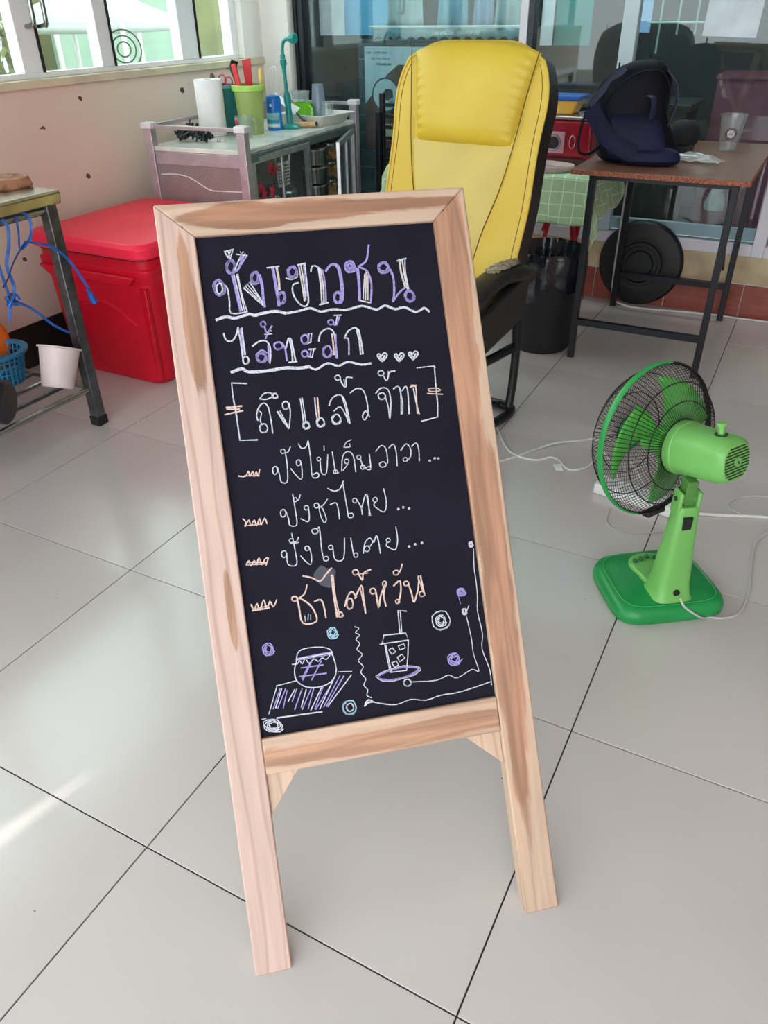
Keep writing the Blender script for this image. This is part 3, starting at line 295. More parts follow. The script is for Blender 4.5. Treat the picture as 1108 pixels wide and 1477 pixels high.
'third_menu_item':{'W':"17:1327,6393 1313,6369 1290,6364 1268,6365 1252,6385 1249,6412 1251,6441 1270,6459 1292,6466 1315,6462 1326,6438 1332,6411 1324,6383 1304,6369 1282,6359;17:1333,6422 1327,6370 1322,6297 1331,6243 1370,6216 1424,6207 1464,6224 1477,6273 1475,6348 1470,6432 1465,6534 1457,6644 1451,6723;16:1458,6597 1448,6583 1431,6580 1414,6581 1402,6593 1399,6610 1400,6628 1414,6638 1430,6642 1448,6639 1456,6624 1462,6608 1457,6591 1442,6583 1425,6577;15:1454,6578 1473,6582 1499,6588 1521,6598 1534,6615 1544,6637 1550,6652;14:1402,6564 1538,6567;16:1693,6441 1682,6425 1663,6422 1643,6423 1630,6437 1627,6456 1628,6475 1643,6487 1661,6491 1681,6488 1691,6471 1696,6453 1691,6434 1674,6425 1656,6419;16:1698,6465 1704,6429 1712,6377 1715,6325 1710,6273 1699,6221 1683,6192 1660,6200 1632,6229 1606,6261 1582,6292 1561,6326 1546,6349;17:1866,6690 1851,6671 1824,6668 1798,6670 1778,6687 1773,6709 1774,6733 1796,6746 1821,6751 1848,6747 1863,6726 1871,6705 1864,6682 1840,6671 1815,6664;17:1872,6745 1880,6757 1890,6771 1897,6764 1898,6722 1897,6658 1895,6590 1892,6518 1889,6442 1888,6373 1893,6314 1900,6262 1905,6226;16:1977,6234 1963,6219 1941,6216 1918,6218 1901,6232 1897,6251 1897,6271 1916,6282 1938,6286 1961,6282 1973,6265 1981,6246 1974,6228 1955,6219 1933,6213;15:2069,6403 2057,6387 2038,6384 2019,6385 2005,6399 2002,6418 2003,6437 2019,6449 2037,6453 2057,6450 2067,6433 2072,6415 2067,6396 2050,6387 2032,6381;17:2070,6428 2068,6366 2066,6282 2079,6219 2118,6189 2172,6181 2217,6211 2244,6307 2263,6441 2275,6538;17:2376,6524 2377,6475 2379,6405 2381,6341 2385,6289 2390,6243 2393,6211;15:2452,6225 2441,6209 2421,6207 2402,6208 2388,6222 2385,6240 2386,6260 2402,6272 2420,6276 2440,6273 2450,6256 2456,6238 2450,6219 2433,6209 2415,6203;18:2546,6252 2558,6300 2576,6366 2598,6421 2627,6454 2660,6476 2688,6482 2707,6458 2721,6419 2737,6401 2757,6432 2779,6484 2796,6511 2806,6490 2813,6443 2817,6390 2820,6329 2822,6261 2823,6213;16:2654,6296 2639,6275 2616,6272 2592,6272 2576,6291 2572,6315 2574,6341 2593,6356 2616,6362 2639,6358 2651,6336 2658,6312 2651,6288 2630,6275 2608,6267;14:2652,6325 2742,6437;15:3006,6391 2996,6377 2978,6374 2960,6375 2947,6388 2944,6405 2945,6423 2960,6433 2977,6437 2995,6434 3004,6419 3009,6403 3004,6386 2989,6377 2972,6371;17:2957,6378 2949,6364 2937,6342 2935,6323 2946,6307 2966,6292 2989,6278 3016,6257 3046,6237 3073,6237 3096,6269 3117,6323 3130,6384 3135,6461 3132,6545 3130,6605;20:3316,6252 3312,6247 3306,6246 3300,6246 3296,6251 3295,6256 3295,6262 3300,6266 3306,6267 3312,6266 3315,6261 3317,6256 3315,6250 3310,6247 3304,6245;20:3421,6274 3417,6269 3411,6269 3405,6269 3401,6273 3400,6279 3400,6285 3405,6288 3411,6290 3417,6289 3420,6284 3422,6278 3420,6272 3415,6269 3409,6268;20:3535,6281 3532,6276 3526,6275 3520,6275 3515,6279 3514,6285 3515,6291 3520,6295 3525,6296 3532,6295 3535,6290 3537,6284 3535,6279 3529,6276 3524,6274",
'K':"20:684,6328 698,6350 718,6380 734,6392 740,6368 743,6327 751,6304 771,6323 796,6360 817,6380 827,6360 834,6323 842,6305 857,6336 875,6387 892,6413 903,6383 913,6327 925,6294 941,6307 959,6343 978,6372 1001,6388 1025,6397 1037,6392 1027,6362 1005,6317 988,6285;20:710,6367 1006,6318;14:704,6325 962,6303",
},
'fourth_menu_item':{'K':"26:1404,5673 1389,5656 1364,5654 1339,5656 1322,5673 1318,5694 1321,5716 1342,5727 1366,5729 1391,5723 1402,5703 1407,5682 1397,5662 1374,5655 1350,5652 1328,5666 1319,5685;26:1401,5692 1404,5656 1408,5603 1413,5539 1414,5454 1417,5358 1441,5290 1508,5263 1595,5264 1657,5285 1670,5334 1658,5404 1638,5469 1614,5520 1582,5565 1548,5605 1506,5642 1462,5674 1430,5695;22:1445,5700 1469,5711 1502,5727 1531,5752 1553,5794 1572,5845 1584,5882;26:1666,5602 1694,5610 1734,5619 1766,5616 1784,5595 1795,5561 1803,5516 1809,5450 1812,5373 1813,5319;26:1540,6032 1579,6018 1635,5997 1687,5975 1726,5947 1762,5918 1797,5908 1835,5930 1873,5970 1909,6008 1945,6039 1979,6068 2003,6089;34:1995,5973 1992,5885 1988,5758 1986,5633 1988,5511 1991,5390 1993,5305;18:2015,5956 2012,5870 2008,5749 2008,5630 2015,5519 2026,5411 2034,5335;24:2091,5314 2076,5296 2052,5294 2029,5295 2012,5311 2008,5332 2008,5353 2026,5365 2046,5370 2068,5368 2080,5350 2087,5333 2083,5315 2066,5305 2049,5298 2031,5305 2020,5319 2011,5334 2020,5349 2032,5359;26:2138,5458 2154,5498 2176,5554 2201,5601 2228,5636 2258,5662 2284,5669 2305,5644 2324,5599 2336,5566;24:2267,5449 2248,5409 2220,5401 2192,5401 2175,5434 2173,5479 2178,5526 2203,5555 2230,5565 2258,5558 2269,5517 2273,5473 2260,5428 2234,5406 2206,5393 2183,5415;26:2313,5555 2353,5619 2408,5703 2449,5747 2460,5717 2457,5645 2454,5563 2454,5469 2454,5366 2454,5292;18:2422,5714 2442,5419;22:2422,5950 2407,5930 2381,5928 2356,5930 2337,5948 2334,5971 2337,5995 2359,6008 2384,6011 2410,6004 2421,5982 2426,5959 2415,5937 2391,5929 2366,5925 2344,5940 2335,5962;26:2423,5940 2437,5902 2457,5850 2474,5823 2482,5847 2488,5895 2504,5936 2543,5956 2592,5969 2628,5977;16:2451,5929 2576,5926;22:2661,5606 2646,5586 2622,5582 2597,5582 2578,5600 2573,5623 2572,5648 2591,5665 2613,5672 2639,5671 2655,5652 2666,5630 2663,5605 2644,5590 2622,5577 2598,5584 2581,5601 2567,5623 2576,5646;26:2666,5597 2667,5516 2669,5408 2677,5346 2689,5372 2706,5445 2730,5522 2771,5601 2819,5684 2847,5725 2837,5695 2807,5623 2786,5550 2785,5480 2792,5408 2797,5357;20:2853,5696 2841,5676 2823,5673 2806,5673 2793,5689 2791,5712 2793,5736 2808,5750 2825,5756 2843,5753 2852,5733 2856,5711 2850,5688 2834,5676 2817,5668;26:2969,5662 3002,5688 3047,5722 3079,5727 3087,5684 3081,5613 3070,5544 3051,5483 3028,5425 3010,5384;20:3028,5386 3017,5372 3000,5369 2982,5370 2969,5383 2966,5400 2967,5418 2982,5429 2999,5432 3017,5429 3026,5414 3031,5397 3026,5380 3010,5372 2994,5366;20:3075,5849 3061,5831 3037,5829 3013,5830 2996,5847 2992,5868 2994,5890 3014,5902 3037,5906 3061,5901 3073,5881 3079,5860 3070,5839 3049,5831 3026,5826 3004,5838;22:3073,5846 3085,5861 3102,5882 3118,5906 3132,5935 3144,5967 3152,5990;22:3214,5652 3201,5636 3180,5634 3158,5636 3142,5650 3138,5669 3139,5689 3157,5701 3177,5704 3200,5701 3211,5683 3218,5665 3212,5646 3193,5637 3172,5631;26:3213,5656 3222,5609 3234,5543 3246,5481 3250,5419 3253,5362 3265,5345 3296,5396 3336,5488 3368,5574 3383,5645 3389,5710 3393,5755;26:3431,5757 3433,5717 3436,5659 3440,5600 3445,5539 3451,5476 3455,5431;20:3454,5444 3440,5425 3416,5422 3391,5424 3374,5442 3371,5465 3373,5489 3394,5502 3417,5506 3441,5501 3453,5479 3459,5456 3450,5434 3428,5424 3404,5419 3383,5432;16:3395,5718 3432,5490;22:679,5705 687,5673 698,5631 712,5611 731,5637 753,5684 771,5709 781,5678 787,5623 799,5597 824,5639 856,5708 882,5746 894,5709 901,5639 912,5598 931,5625 953,5681 973,5714 987,5691 999,5644 1014,5618 1036,5640 1062,5683 1080,5716;26:687,5604 949,5610;16:711,5625 946,5646",
'W':"14:1480,5313 1485,5402;12:1526,5334 1545,5418;12:1569,5328 1579,5406",
},
'jar_drawing':{'W':"16:1253,4678 1260,4716 1271,4770 1287,4816 1305,4844 1327,4863 1359,4876 1402,4885 1454,4888 1512,4887 1577,4882 1648,4873 1709,4860 1756,4842 1794,4821 1821,4797 1834,4767 1834,4734 1834,4710;18:1261,4740 1839,4750;16:1189,4672 1210,4669 1241,4666 1267,4667 1285,4681 1300,4700 1312,4708 1323,4692 1333,4666 1345,4654 1363,4674 1383,4708 1402,4725 1419,4704 1436,4666 1456,4644 1481,4657 1509,4686 1535,4703 1558,4691 1580,4666 1601,4652 1623,4663 1645,4685 1667,4698 1689,4689 1710,4671 1731,4663 1755,4676 1778,4700 1795,4717;18:1245,4679 1233,4646 1217,4599 1208,4549 1206,4498 1211,4444 1231,4394 1271,4346 1326,4303 1390,4271 1466,4254 1551,4249 1628,4254 1694,4269 1752,4295 1799,4330 1834,4374 1857,4427 1869,4487 1866,4565 1853,4649 1842,4709;16:901,4378 1209,4405;14:907,4369 886,4323 856,4256 824,4185 790,4105 754,4022 728,3963;14:1894,4434 2110,4406;22:843,3879 1555,3853;17:977,4325 844,4038;17:1176,4275 1050,4106;17:1355,4245 1240,3977;17:1603,4242 1381,3904;17:1808,4336 1525,3903;17:2095,4352 1656,3920",
'P':"14:1275,4722 1828,4727;14:1286,4752 1818,4769;20:1321,4594 1672,4584;20:1280,4465 1702,4443;20:1500,4677 1320,4403;20:1649,4652 1460,4379;12:1474,4665 1306,4421;17:953,4329 804,4029;17:1038,4315 874,4025;17:1057,4280 960,4018;17:1208,4278 1112,4095;17:1294,4271 1134,3963;17:1435,4247 1251,3943;17:1475,4248 1345,3934;17:1627,4246 1447,3916;17:1766,4263 1462,3906;17:1910,4367 1592,3923;17:1973,4357 1633,3924",
},
'cup_drawing':{'W':"18:2693,4896 3064,4874 3090,4759 2654,4760 2701,4895;14:2672,4802 2640,4750;14:2617,4762 3089,4751;20:2967,4893 2983,5259 3120,5222;16:2999,4888 3020,5229;18:2698,4749 2707,4510 2727,4287;18:3090,4759 3046,4496 2996,4275;16:2727,4287 2996,4275;14:2712,4730 2745,4300;18:2751,4650 2812,4673 2860,4600 2790,4570 2751,4650;18:2914,4689 3008,4707 3024,4639 2930,4621 2914,4689;18:2873,4508 2953,4544 2994,4480 2904,4429 2873,4508;18:2772,4435 2849,4454 2873,4385 2803,4356 2772,4435;12:3211,4232 3123,4179 2939,4156 2750,4141 2588,4166 2518,4214 2482,4267 2605,4315 2767,4346 2962,4360 3107,4328 3217,4288 3224,4231",
'P':"24:3202,4237 3111,4190 2925,4170 2735,4159 2581,4182 2526,4225 2511,4271 2649,4309 2818,4332 3009,4338 3126,4305 3204,4267 3172,4219 3022,4187 2858,4161 2683,4171 2574,4202 2500,4240 2586,4284 2713,4317 2887,4337 3038,4318 3165,4293 3190,4249 3092,4210 2971,4173",
},
'border_drawing':{'W':"14:2248,5105 2270,5096 2299,5085 2313,5070 2296,5052 2265,5031 2248,5011 2266,4994 2298,4978 2315,4960 2296,4943 2262,4924 2242,4903 2255,4878 2282,4849 2296,4821 2280,4795 2250,4769 2236,4742 2258,4712 2294,4680 2314,4648 2294,4617 2257,4587 2236,4556 2252,4522 2285,4488 2304,4455 2291,4424 2264,4395 2251,4363 2269,4326 2299,4287 2318,4250 2307,4217 2284,4186 2272,4156 2286,4127 2311,4098 2326,4070 2320,4040 2304,4011 2299,3986 2317,3965 2345,3949 2366,3937;26:2240,3825 2257,3837 2282,3854 2307,3866 2337,3870 2368,3870 2382,3874 2369,3887 2341,3903 2313,3910 2292,3899 2272,3878 2258,3863;16:2350,3879 2388,3864 2443,3842 2507,3820 2580,3795 2662,3770 2747,3757 2831,3767 2917,3788 3002,3799 3084,3784 3165,3759 3247,3744 3332,3751 3419,3769 3505,3781 3589,3781 3671,3775 3760,3775 3857,3783 3960,3795 4065,3809 4181,3827 4300,3846 4383,3859;14:4375,3802 4379,3868 4383,3964 4377,4069 4351,4183 4316,4305 4295,4416 4302,4500 4324,4572 4337,4660 4329,4781 4312,4918 4303,5040 4310,5132 4325,5208 4336,5285 4341,5368 4343,5451 4345,5534 4344,5616 4342,5698 4344,5784 4354,5888 4366,5996 4375,6072;26:4377,6132 4364,6111 4344,6108 4326,6109 4314,6126 4312,6148 4314,6170 4328,6182 4343,6187 4358,6186 4364,6169 4369,6153 4365,6137 4353,6129 4342,6122 4332,6128 4328,6140 4323,6151 4330,6161 4336,6168;26:4121,5051 4106,5027 4084,5024 4064,5025 4051,5045 4049,5070 4051,5095 4067,5110 4083,5115 4100,5114 4107,5094 4112,5076 4107,5057 4094,5048 4082,5040 4071,5047 4066,5061 4061,5073 4069,5085 4076,5093;14:4172,5160 4151,5125 4123,5076 4103,5029 4100,4999 4106,4970 4114,4920 4122,4828 4132,4715 4140,4608 4140,4522 4137,4443 4140,4358 4160,4249 4186,4134 4194,4058 4174,4055 4135,4091 4080,4110 3999,4083 3902,4039 3818,4013 3764,4029 3723,4062 3674,4083 3614,4072 3545,4047 3455,4033 3315,4043 3155,4064 3040,4079;20:3038,4050 3019,4026 2987,4023 2955,4024 2931,4046 2923,4074 2922,4104 2946,4124 2975,4132 3008,4130 3029,4105 3043,4079 3040,4049 3015,4031 2988,4017 2956,4026 2934,4048 2916,4074 2927,4102",
},
'circle_doodles':{'P':"20:940,4923 908,4878 856,4872 806,4875 771,4914 764,4965 765,5017 803,5047 845,5060 889,5056 912,5015 928,4974 919,4930 885,4908 852,4888 816,4904 796,4936 778,4969 797,5003 819,5026 848,5041 874,5019 898,5002 904,4971 887,4947 875,4921 849,4922 829,4934 807,4946 813,4972 818,4992 830,5010;22:3909,4279 3870,4231 3809,4227 3751,4232 3710,4276 3703,4330 3705,4384 3751,4414 3800,4423 3852,4415 3877,4370 3893,4326 3881,4281 3839,4262 3798,4245 3758,4266 3737,4301 3719,4339 3745,4371 3773,4392 3809,4402 3836,4376 3862,4354 3865,4320 3842,4299 3824,4274 3793,4281 3773,4297 3750,4314 3762,4339 3770,4359 3787,4374 3808,4360 3828,4357;16:3821,4220 3944,4307;34:4142,5370 4117,5343 4077,5341 4039,5345 4013,5370 4009,5401 4012,5432 4041,5447 4073,5451 4105,5445 4119,5419 4128,5394 4119,5370 4092,5362 4067,5355 4043,5368 4033,5388 4024,5408 4041,5423 4059,5432 4080,5435 4093,5419 4106,5407 4106,5391 4091,5383 4080,5372 4065,5378 4056,5388 4045,5396;12:4018,5350 4033,5206",
'B':"20:1972,5020 1941,4977 1892,4972 1845,4975 1812,5012 1805,5060 1806,5108 1842,5136 1881,5147 1923,5144 1944,5105 1958,5068 1951,5028 1918,5008 1888,4990 1855,5004 1837,5033 1821,5063 1838,5093 1858,5114 1885,5127 1908,5107 1929,5092 1934,5065 1919,5044 1908,5021 1885,5023 1868,5034 1850,5043 1856,5065 1859,5082 1869,5097;20:2090,3774 2045,3730 1986,3733 1929,3747 1895,3798 1895,3858 1907,3919 1959,3948 2014,3954 2070,3938 2093,3882 2104,3825 2083,3769 2032,3746 1978,3730 1930,3760 1905,3810 1891,3866 1924,3913 1967,3944",
'W':"18:3811,4920 3760,4852 3677,4842 3593,4849 3534,4912 3523,4994 3531,5079 3602,5126 3682,5140 3766,5121 3806,5044 3826,4963 3795,4884 3719,4850 3637,4831 3564,4877;18:3761,4943 3728,4899 3677,4893 3627,4896 3592,4934 3585,4983 3586,5033 3624,5063 3665,5074 3710,5071 3733,5031 3748,4992 3740,4949 3706,4928 3672,4909 3637,4924 3617,4955 3599,4987 3618,5019 3639,5042 3669,5056 3695,5035 3718,5019 3725,4989 3708,4965 3696,4940 3670,4941 3650,4953 3628,4964 3634,4989 3638,5009 3651,5026;20:2057,3814 2039,3787 2009,3782 1980,3783 1958,3807 1953,3840 1953,3874 1977,3895 2004,3904 2035,3902 2052,3873 2063,3843 2057,3809 2033,3790 2006,3776 1977,3787 1959,3813 1946,3844 1960,3875 1980,3898;18:918,3691 863,3656 777,3670 694,3691 636,3744 625,3800 628,3854 694,3873 766,3870 843,3849 884,3797 911,3746 895,3701 834,3688 772,3679 707,3710 668,3754 637,3800 670,3833 712,3853 770,3858 823,3824 870,3791 884,3749 853,3723 825,3696 769,3706 723,3730 677,3758 683,3793 693,3821 724,3840 772,3824 817,3814 845,3785 839,3757 842,3728 803,3724 767,3730 728,3738 718,3766 706,3789 713,3810 748,3807;14:606,3898 677,3901",
},
}
SMUDGE=(0.1885,0.5966)
# ================================================================== BOARD SIGN
def wood(name,zones,pale=(204,176,154),heart=(190,140,108),ax='v'):
    m=bpy.data.materials.new(name); m.use_nodes=True; nt=m.node_tree; b=nt.nodes['Principled BSDF']; N=nt.nodes.new; Lk=nt.links.new
    tc=N('ShaderNodeTexCoord'); sp=N('ShaderNodeSeparateXYZ'); Lk(tc.outputs['Object'],sp.inputs[0])
    mp=N('ShaderNodeMapping'); mp.inputs['Scale'].default_value=(60,4,60) if ax=='v' else (4,60,60); Lk(tc.outputs['Object'],mp.inputs[0])
    g=N('ShaderNodeTexNoise'); g.inputs['Scale'].default_value=1; g.inputs['Detail'].default_value=6; g.inputs['Distortion'].default_value=.6; Lk(mp.outputs[0],g.inputs['Vector'])
    n2=N('ShaderNodeTexNoise'); n2.inputs['Scale'].default_value=9; n2.inputs['Detail'].default_value=5; n2.inputs['Roughness'].default_value=.6
    m2=N('ShaderNodeMapping'); m2.inputs['Scale'].default_value=(4,.5,1) if ax=='v' else (.5,4,1); Lk(tc.outputs['Object'],m2.inputs[0]); Lk(m2.outputs[0],n2.inputs['Vector'])
    def mth(op,a,b_=None):
        q=N('ShaderNodeMath'); q.operation=op
        for i,xx in enumerate((a,b_)):
            if xx is None: continue
            if isinstance(xx,(int,float)): q.inputs[i].default_value=xx
            else: Lk(xx,q.inputs[i])
        return q.outputs[0]
    acc=None
    for cx,hx,cy,hy in zones:
        a=mth('POWER',mth('ABSOLUTE',mth('DIVIDE',mth('SUBTRACT',sp.outputs[0],cx),hx)),2); c=mth('POWER',mth('ABSOLUTE',mth('DIVIDE',mth('SUBTRACT',sp.outputs[1],cy),hy)),2)
        q=mth('SUBTRACT',1.0,mth('ADD',a,c)); acc=q if acc is None else mth('MAXIMUM',acc,q)
    rp=N('ShaderNodeValToRGB'); e=rp.color_ramp.elements; e[0].position=.35; e[0].color=rgb(tuple(int(c*.93) for c in pale)); e[1].position=.6; e[1].color=rgb(pale)
    Lk(g.outputs[0],rp.inputs[0])
    rh=N('ShaderNodeValToRGB'); e=rh.color_ramp.elements; e[0].position=.35; e[0].color=rgb(tuple(int(c*.86) for c in heart)); e[1].position=.62; e[1].color=rgb(tuple(min(255,int(c*1.08)) for c in heart)); Lk(g.outputs[0],rh.inputs[0])
    mx=N('ShaderNodeMix'); mx.data_type='RGBA'; Lk(rp.outputs[0],mx.inputs['A']); Lk(rh.outputs[0],mx.inputs['B'])
    if acc is not None:
        s=mth('MULTIPLY_ADD',mth('ADD',acc,mth('MULTIPLY',mth('SUBTRACT',n2.outputs[0],.5),3.2)),3.2)
        mr=N('ShaderNodeClamp'); Lk(s,mr.inputs[0]); Lk(mr.outputs[0],mx.inputs['Factor'])
    else: mx.inputs['Factor'].default_value=0
    # dark growth rings, two scales
    wv=N('ShaderNodeTexWave'); wv.inputs['Scale'].default_value=11 ; wv.inputs['Distortion'].default_value=9; wv.inputs['Detail'].default_value=2; wv.inputs['Detail Scale'].default_value=1.1
    wv.bands_direction='X' if ax=='v' else 'Y'; m3=N('ShaderNodeMapping'); m3.inputs['Scale'].default_value=(1,.12,1) if ax=='v' else (.12,1,1); Lk(tc.outputs['Object'],m3.inputs[0]); Lk(m3.outputs[0],wv.inputs['Vector'])
    lr=N('ShaderNodeMapRange'); lr.inputs[1].default_value=.86; lr.inputs[2].default_value=1.0; lr.inputs[3].default_value=0; lr.inputs[4].default_value=.28; Lk(wv.outputs['Fac'],lr.inputs[0])
    m4=N('ShaderNodeMix'); m4.data_type='RGBA'; m4.inputs['B'].default_value=rgb((135,92,70)); Lk(mx.outputs['Result'],m4.inputs['A']); Lk(lr.outputs[0],m4.inputs['Factor'])
    Lk(m4.outputs['Result'],b.inputs['Base Color']); b.inputs['Roughness'].default_value=.5
    bp=N('ShaderNodeBump'); bp.inputs['Strength'].default_value=.15; bp.inputs['Distance'].default_value=.002; Lk(g.outputs[0],bp.inputs['Height']); Lk(bp.outputs[0],b.inputs['Normal'])
    return m
TH=34; SR=(R(90-TH),0,0); WB,HB=.5,1.203; tn=math.tan(R(TH))
sg=thing('sandwich_board','tilted blackboard sign in a pale wooden A-frame with chalk handwriting, standing on the tiled floor','sign',(-.463,.421,0),R(40.055))
th=.03
def slab(pts,w0=-th,w1=0): return MB().prism(pts,w0,w1)
# stiles: bottoms cut level with the floor
def stile(x0,x1,mx0,mx1):  # outer/inner top by mitre
    b=[(x0,0,0),(x1,0,0),(x1,th*tn,-th),(x0,th*tn,-th)]
    m=MB(); tp=[(x0,HB if x0 in(0,) else HB-.053,0),(x1,HB-.053 if x0 in(0,) else HB,0)]
    v=[(x0,0,0),(x1,0,0),(tp[1][0],tp[1][1],0),(tp[0][0],tp[0][1],0),(x0,th*tn,-th),(x1,th*tn,-th),(tp[1][0],tp[1][1],-th),(tp[0][0],tp[0][1],-th)]
    return m.add(v,[(0,1,2,3),(7,6,5,4),(0,4,5,1),(1,5,6,2),(2,6,7,3),(3,7,4,0)])
part('stile',stile(0,.0565,0,0),wood('left_stile_wood',[(.036,.014,1.03,.12),(.036,.006,.57,.06)],pale=(208,178,164),heart=(176,134,108)),sg,rot=SR,bevel=.0025,label='pale pinkish left upright with a narrow brown streak near the top')
part('stile',stile(.4415,.5,0,0),wood('right_stile_wood',[(.458,.032,1.0,.55),(.466,.024,.52,.36)],pale=(204,174,150),heart=(178,134,108)),sg,rot=SR,bevel=.0025,label='right upright with brown heartwood above a pale foot')
part('top_rail',MB().prism([(0,HB),(.0565,HB-.053),(.4415,HB-.053),(.5,HB)],-th,0),wood('top_rail_wood',[(.13,.085,1.176,.021),(.27,.20,1.180,.0165)],heart=(168,124,98),ax='u'),sg,rot=SR,bevel=.0025)
part('bottom_rail',MB().box(.0566,.304,-th,.4414,.361,0),wood('bottom_rail_wood',[(.22,.28,.328,.019)],pale=(206,174,150),heart=(184,140,112),ax='u'),sg,rot=SR,bevel=.0025)
gm=wood('gusset_wood',[],pale=(212,182,158))
part('gusset',MB().prism([(.0566,.3036),(.108,.3036),(.0566,.238)],-.026,-.008),gm,sg,rot=SR,bevel=.0015)
part('gusset',MB().prism([(.4414,.3036),(.4414,.248),(.382,.3036)],-.026,-.008),gm,sg,rot=SR,bevel=.0015)
bm_=mat('blackboard_paint',(28,27,40),.8,0,.08,7,.02,c2=(23,22,34),spec=.15)
cb=part('chalkboard_panel',MB().box(.0566,.3612,-.018,.4414,HB-.0532,-.008),bm_,sg,rot=SR)
# rear support frame, hinged at the top
rw=wood('rear_leg_wood',[(.06,.02,.5,.3)])
hy,hz=HB*math.sin(R(TH))+.0,HB*math.cos(R(TH)); fy=hy+.22
for xx in (.012,.438):
    part('rear_leg',MB().hexa([(xx,fy,0),(xx+.045,fy,0),(xx+.045,fy+.028,0),(xx,fy+.028,0)],[(xx,hy+.01,hz-.06),(xx+.045,hy+.01,hz-.06),(xx+.045,hy+.037,hz-.06),(xx,hy+.037,hz-.06)]),rw,sg,bevel=.002)
part('rear_rail',MB().box(.057,fy-.045,.22,.438,fy-.017,.265),rw,sg,bevel=.002)
for xx in (.035,.46): part('hinge',MB().cyl((xx-.02,hy+.015,hz-.045),(xx+.02,hy+.015,hz-.045),.006,n=8).box(xx-.02,hy-.02,hz-.06,xx+.02,hy+.012,hz-.03),dsteel,sg)
# chalk marks (sub-parts of the panel)
def chalkmat(n,c):
    m=mat('chalk_'+n,c,.95,0,.1,260,c2=tuple(int(x*.72+10) for x in c)); r=[x for x in m.node_tree.nodes if x.type=='VALTORGB'][0].color_ramp; r.elements[0].position=.36; r.elements[1].position=.5; return m
cms=[chalkmat('white',(208,208,220)),chalkmat('lilac',(162,150,212)),chalkmat('cream',(208,200,188)),chalkmat('peach',(224,196,184)),chalkmat('blue',(160,198,216))]
ci={'W':0,'P':1,'Y':2,'K':3,'B':4}
NM={'heading':'chalk_heading','second_line':'chalk_lettering','third_line':'chalk_lettering'}
for gi,(g,cs) in enumerate(CHALK.items()):
    mb=MB(); nst=0
    for c,s in cs.items():
        mb.cur=ci[c]
        for st in s.split(';'):
            w,ps=st.split(':'); pts=[Vector((int(a)/1e4,int(b)/1e4)) for a,b in (q.split(',') for q in ps.split())]; hw=int(w)*1e-4/2*(1.22 if g in('heading','second_line') else 1)
            nst+=1; zz=.0003+.00012*(nst%5)
            vs=[];fs=[]; n=len(pts)
            for i,p in enumerate(pts):
                t=(pts[min(i+1,n-1)]-pts[max(i-1,0)]); t=t.normalized() if t.length>1e-9 else Vector((1,0)); q=Vector((-t.y,t.x))
                if i==0: p=p-t*hw*.6
                if i==n-1: p=p+t*hw*.6
                j=hw*(1+.22*noise.noise(Vector((p.x*400,p.y*400,nst)))) 
                vs+= [(p.x+q.x*j,p.y+q.y*j,zz-.008),(p.x-q.x*j,p.y-q.y*j,zz-.008)]
            fs=[(2*i,2*i+1,2*i+3,2*i+2) for i in range(n-1)]
            if 'doodles' in g: m1=MB(); m1.add(vs,fs); part('chalk_circle' if n>14 else 'chalk_stroke',m1,cms[ci[c]],cb,merge=False,smooth=False)
            else: mb.add(vs,fs)
    nm='chalk_drawing' if ('drawing' in g or 'doodles' in g) else 'chalk_lettering'
    if 'doodles' in g: continue
    part(nm,mb,cms,cb,merge=False,smooth=False,label=g.replace('_',' ')+(' in handwritten Thai chalk letters' if nm=='chalk_lettering' else ' in chalk'))

sm=bpy.data.materials.new('chalk_smudge_dust'); sm.use_nodes=True; b=sm.node_tree.nodes['Principled BSDF']; b.inputs['Base Color'].default_value=rgb((200,200,214)); b.inputs['Roughness'].default_value=.95
nz=sm.node_tree.nodes.new('ShaderNodeTexNoise'); nz.inputs['Scale'].default_value=30; mr=sm.node_tree.nodes.new('ShaderNodeMapRange'); mr.inputs[1].default_value=.35; mr.inputs[2].default_value=.75; mr.inputs[3].default_value=.05; mr.inputs[4].default_value=.28
sm.node_tree.links.new(nz.outputs[0],mr.inputs[0]); sm.node_tree.links.new(mr.outputs[0],b.inputs['Alpha'])
su,sv=SMUDGE; mb=MB(); mb.add([(su+(.016+.004*math.sin(3*a))*math.cos(a),sv+(.017+.003*math.sin(4*a))*math.sin(a),-.0078) for a in [2*PI*i/24 for i in range(24)]],[tuple(range(24))])
part('chalk_smudge',mb,sm,cb,smooth=False)
# ================================================================== RED COOLER
red=mat('red_moulded_plastic',(214,16,44),.38,0,.06,5,.03,spec=.3); 
def rrect(x0,y0,x1,y1,r,n=4):
    o=[]
    for cx,cy,a in ((x1-r,y1-r,0),(x0+r,y1-r,90),(x0+r,y0+r,180),(x1-r,y0+r,270)):
        for i in range(n+1): t=R(a+90*i/n); o.append((cx+r*math.cos(t),cy+r*math.sin(t)))
    return o
def loft(mb,rings,cap=True):
    n=len(rings[0]); vs=[p for r in rings for p in r]; fs=[(j*n+i,j*n+(i+1)%n,(j+1)*n+(i+1)%n,(j+1)*n+i) for j in range(len(rings)-1) for i in range(n)]
    if cap: fs+=[tuple(range(n))[::-1],tuple((len(rings)-1)*n+i for i in range(n))]
    return mb.add(vs,fs)
def rr3(x0,y0,x1,y1,r,z,n=4): return [(x,y,z) for x,y in rrect(x0,y0,x1,y1,r,n)]
ck=thing('ice_chest','large red plastic ice chest with a thick lid behind the blackboard sign','cooler',(-2.335,2.05,0))
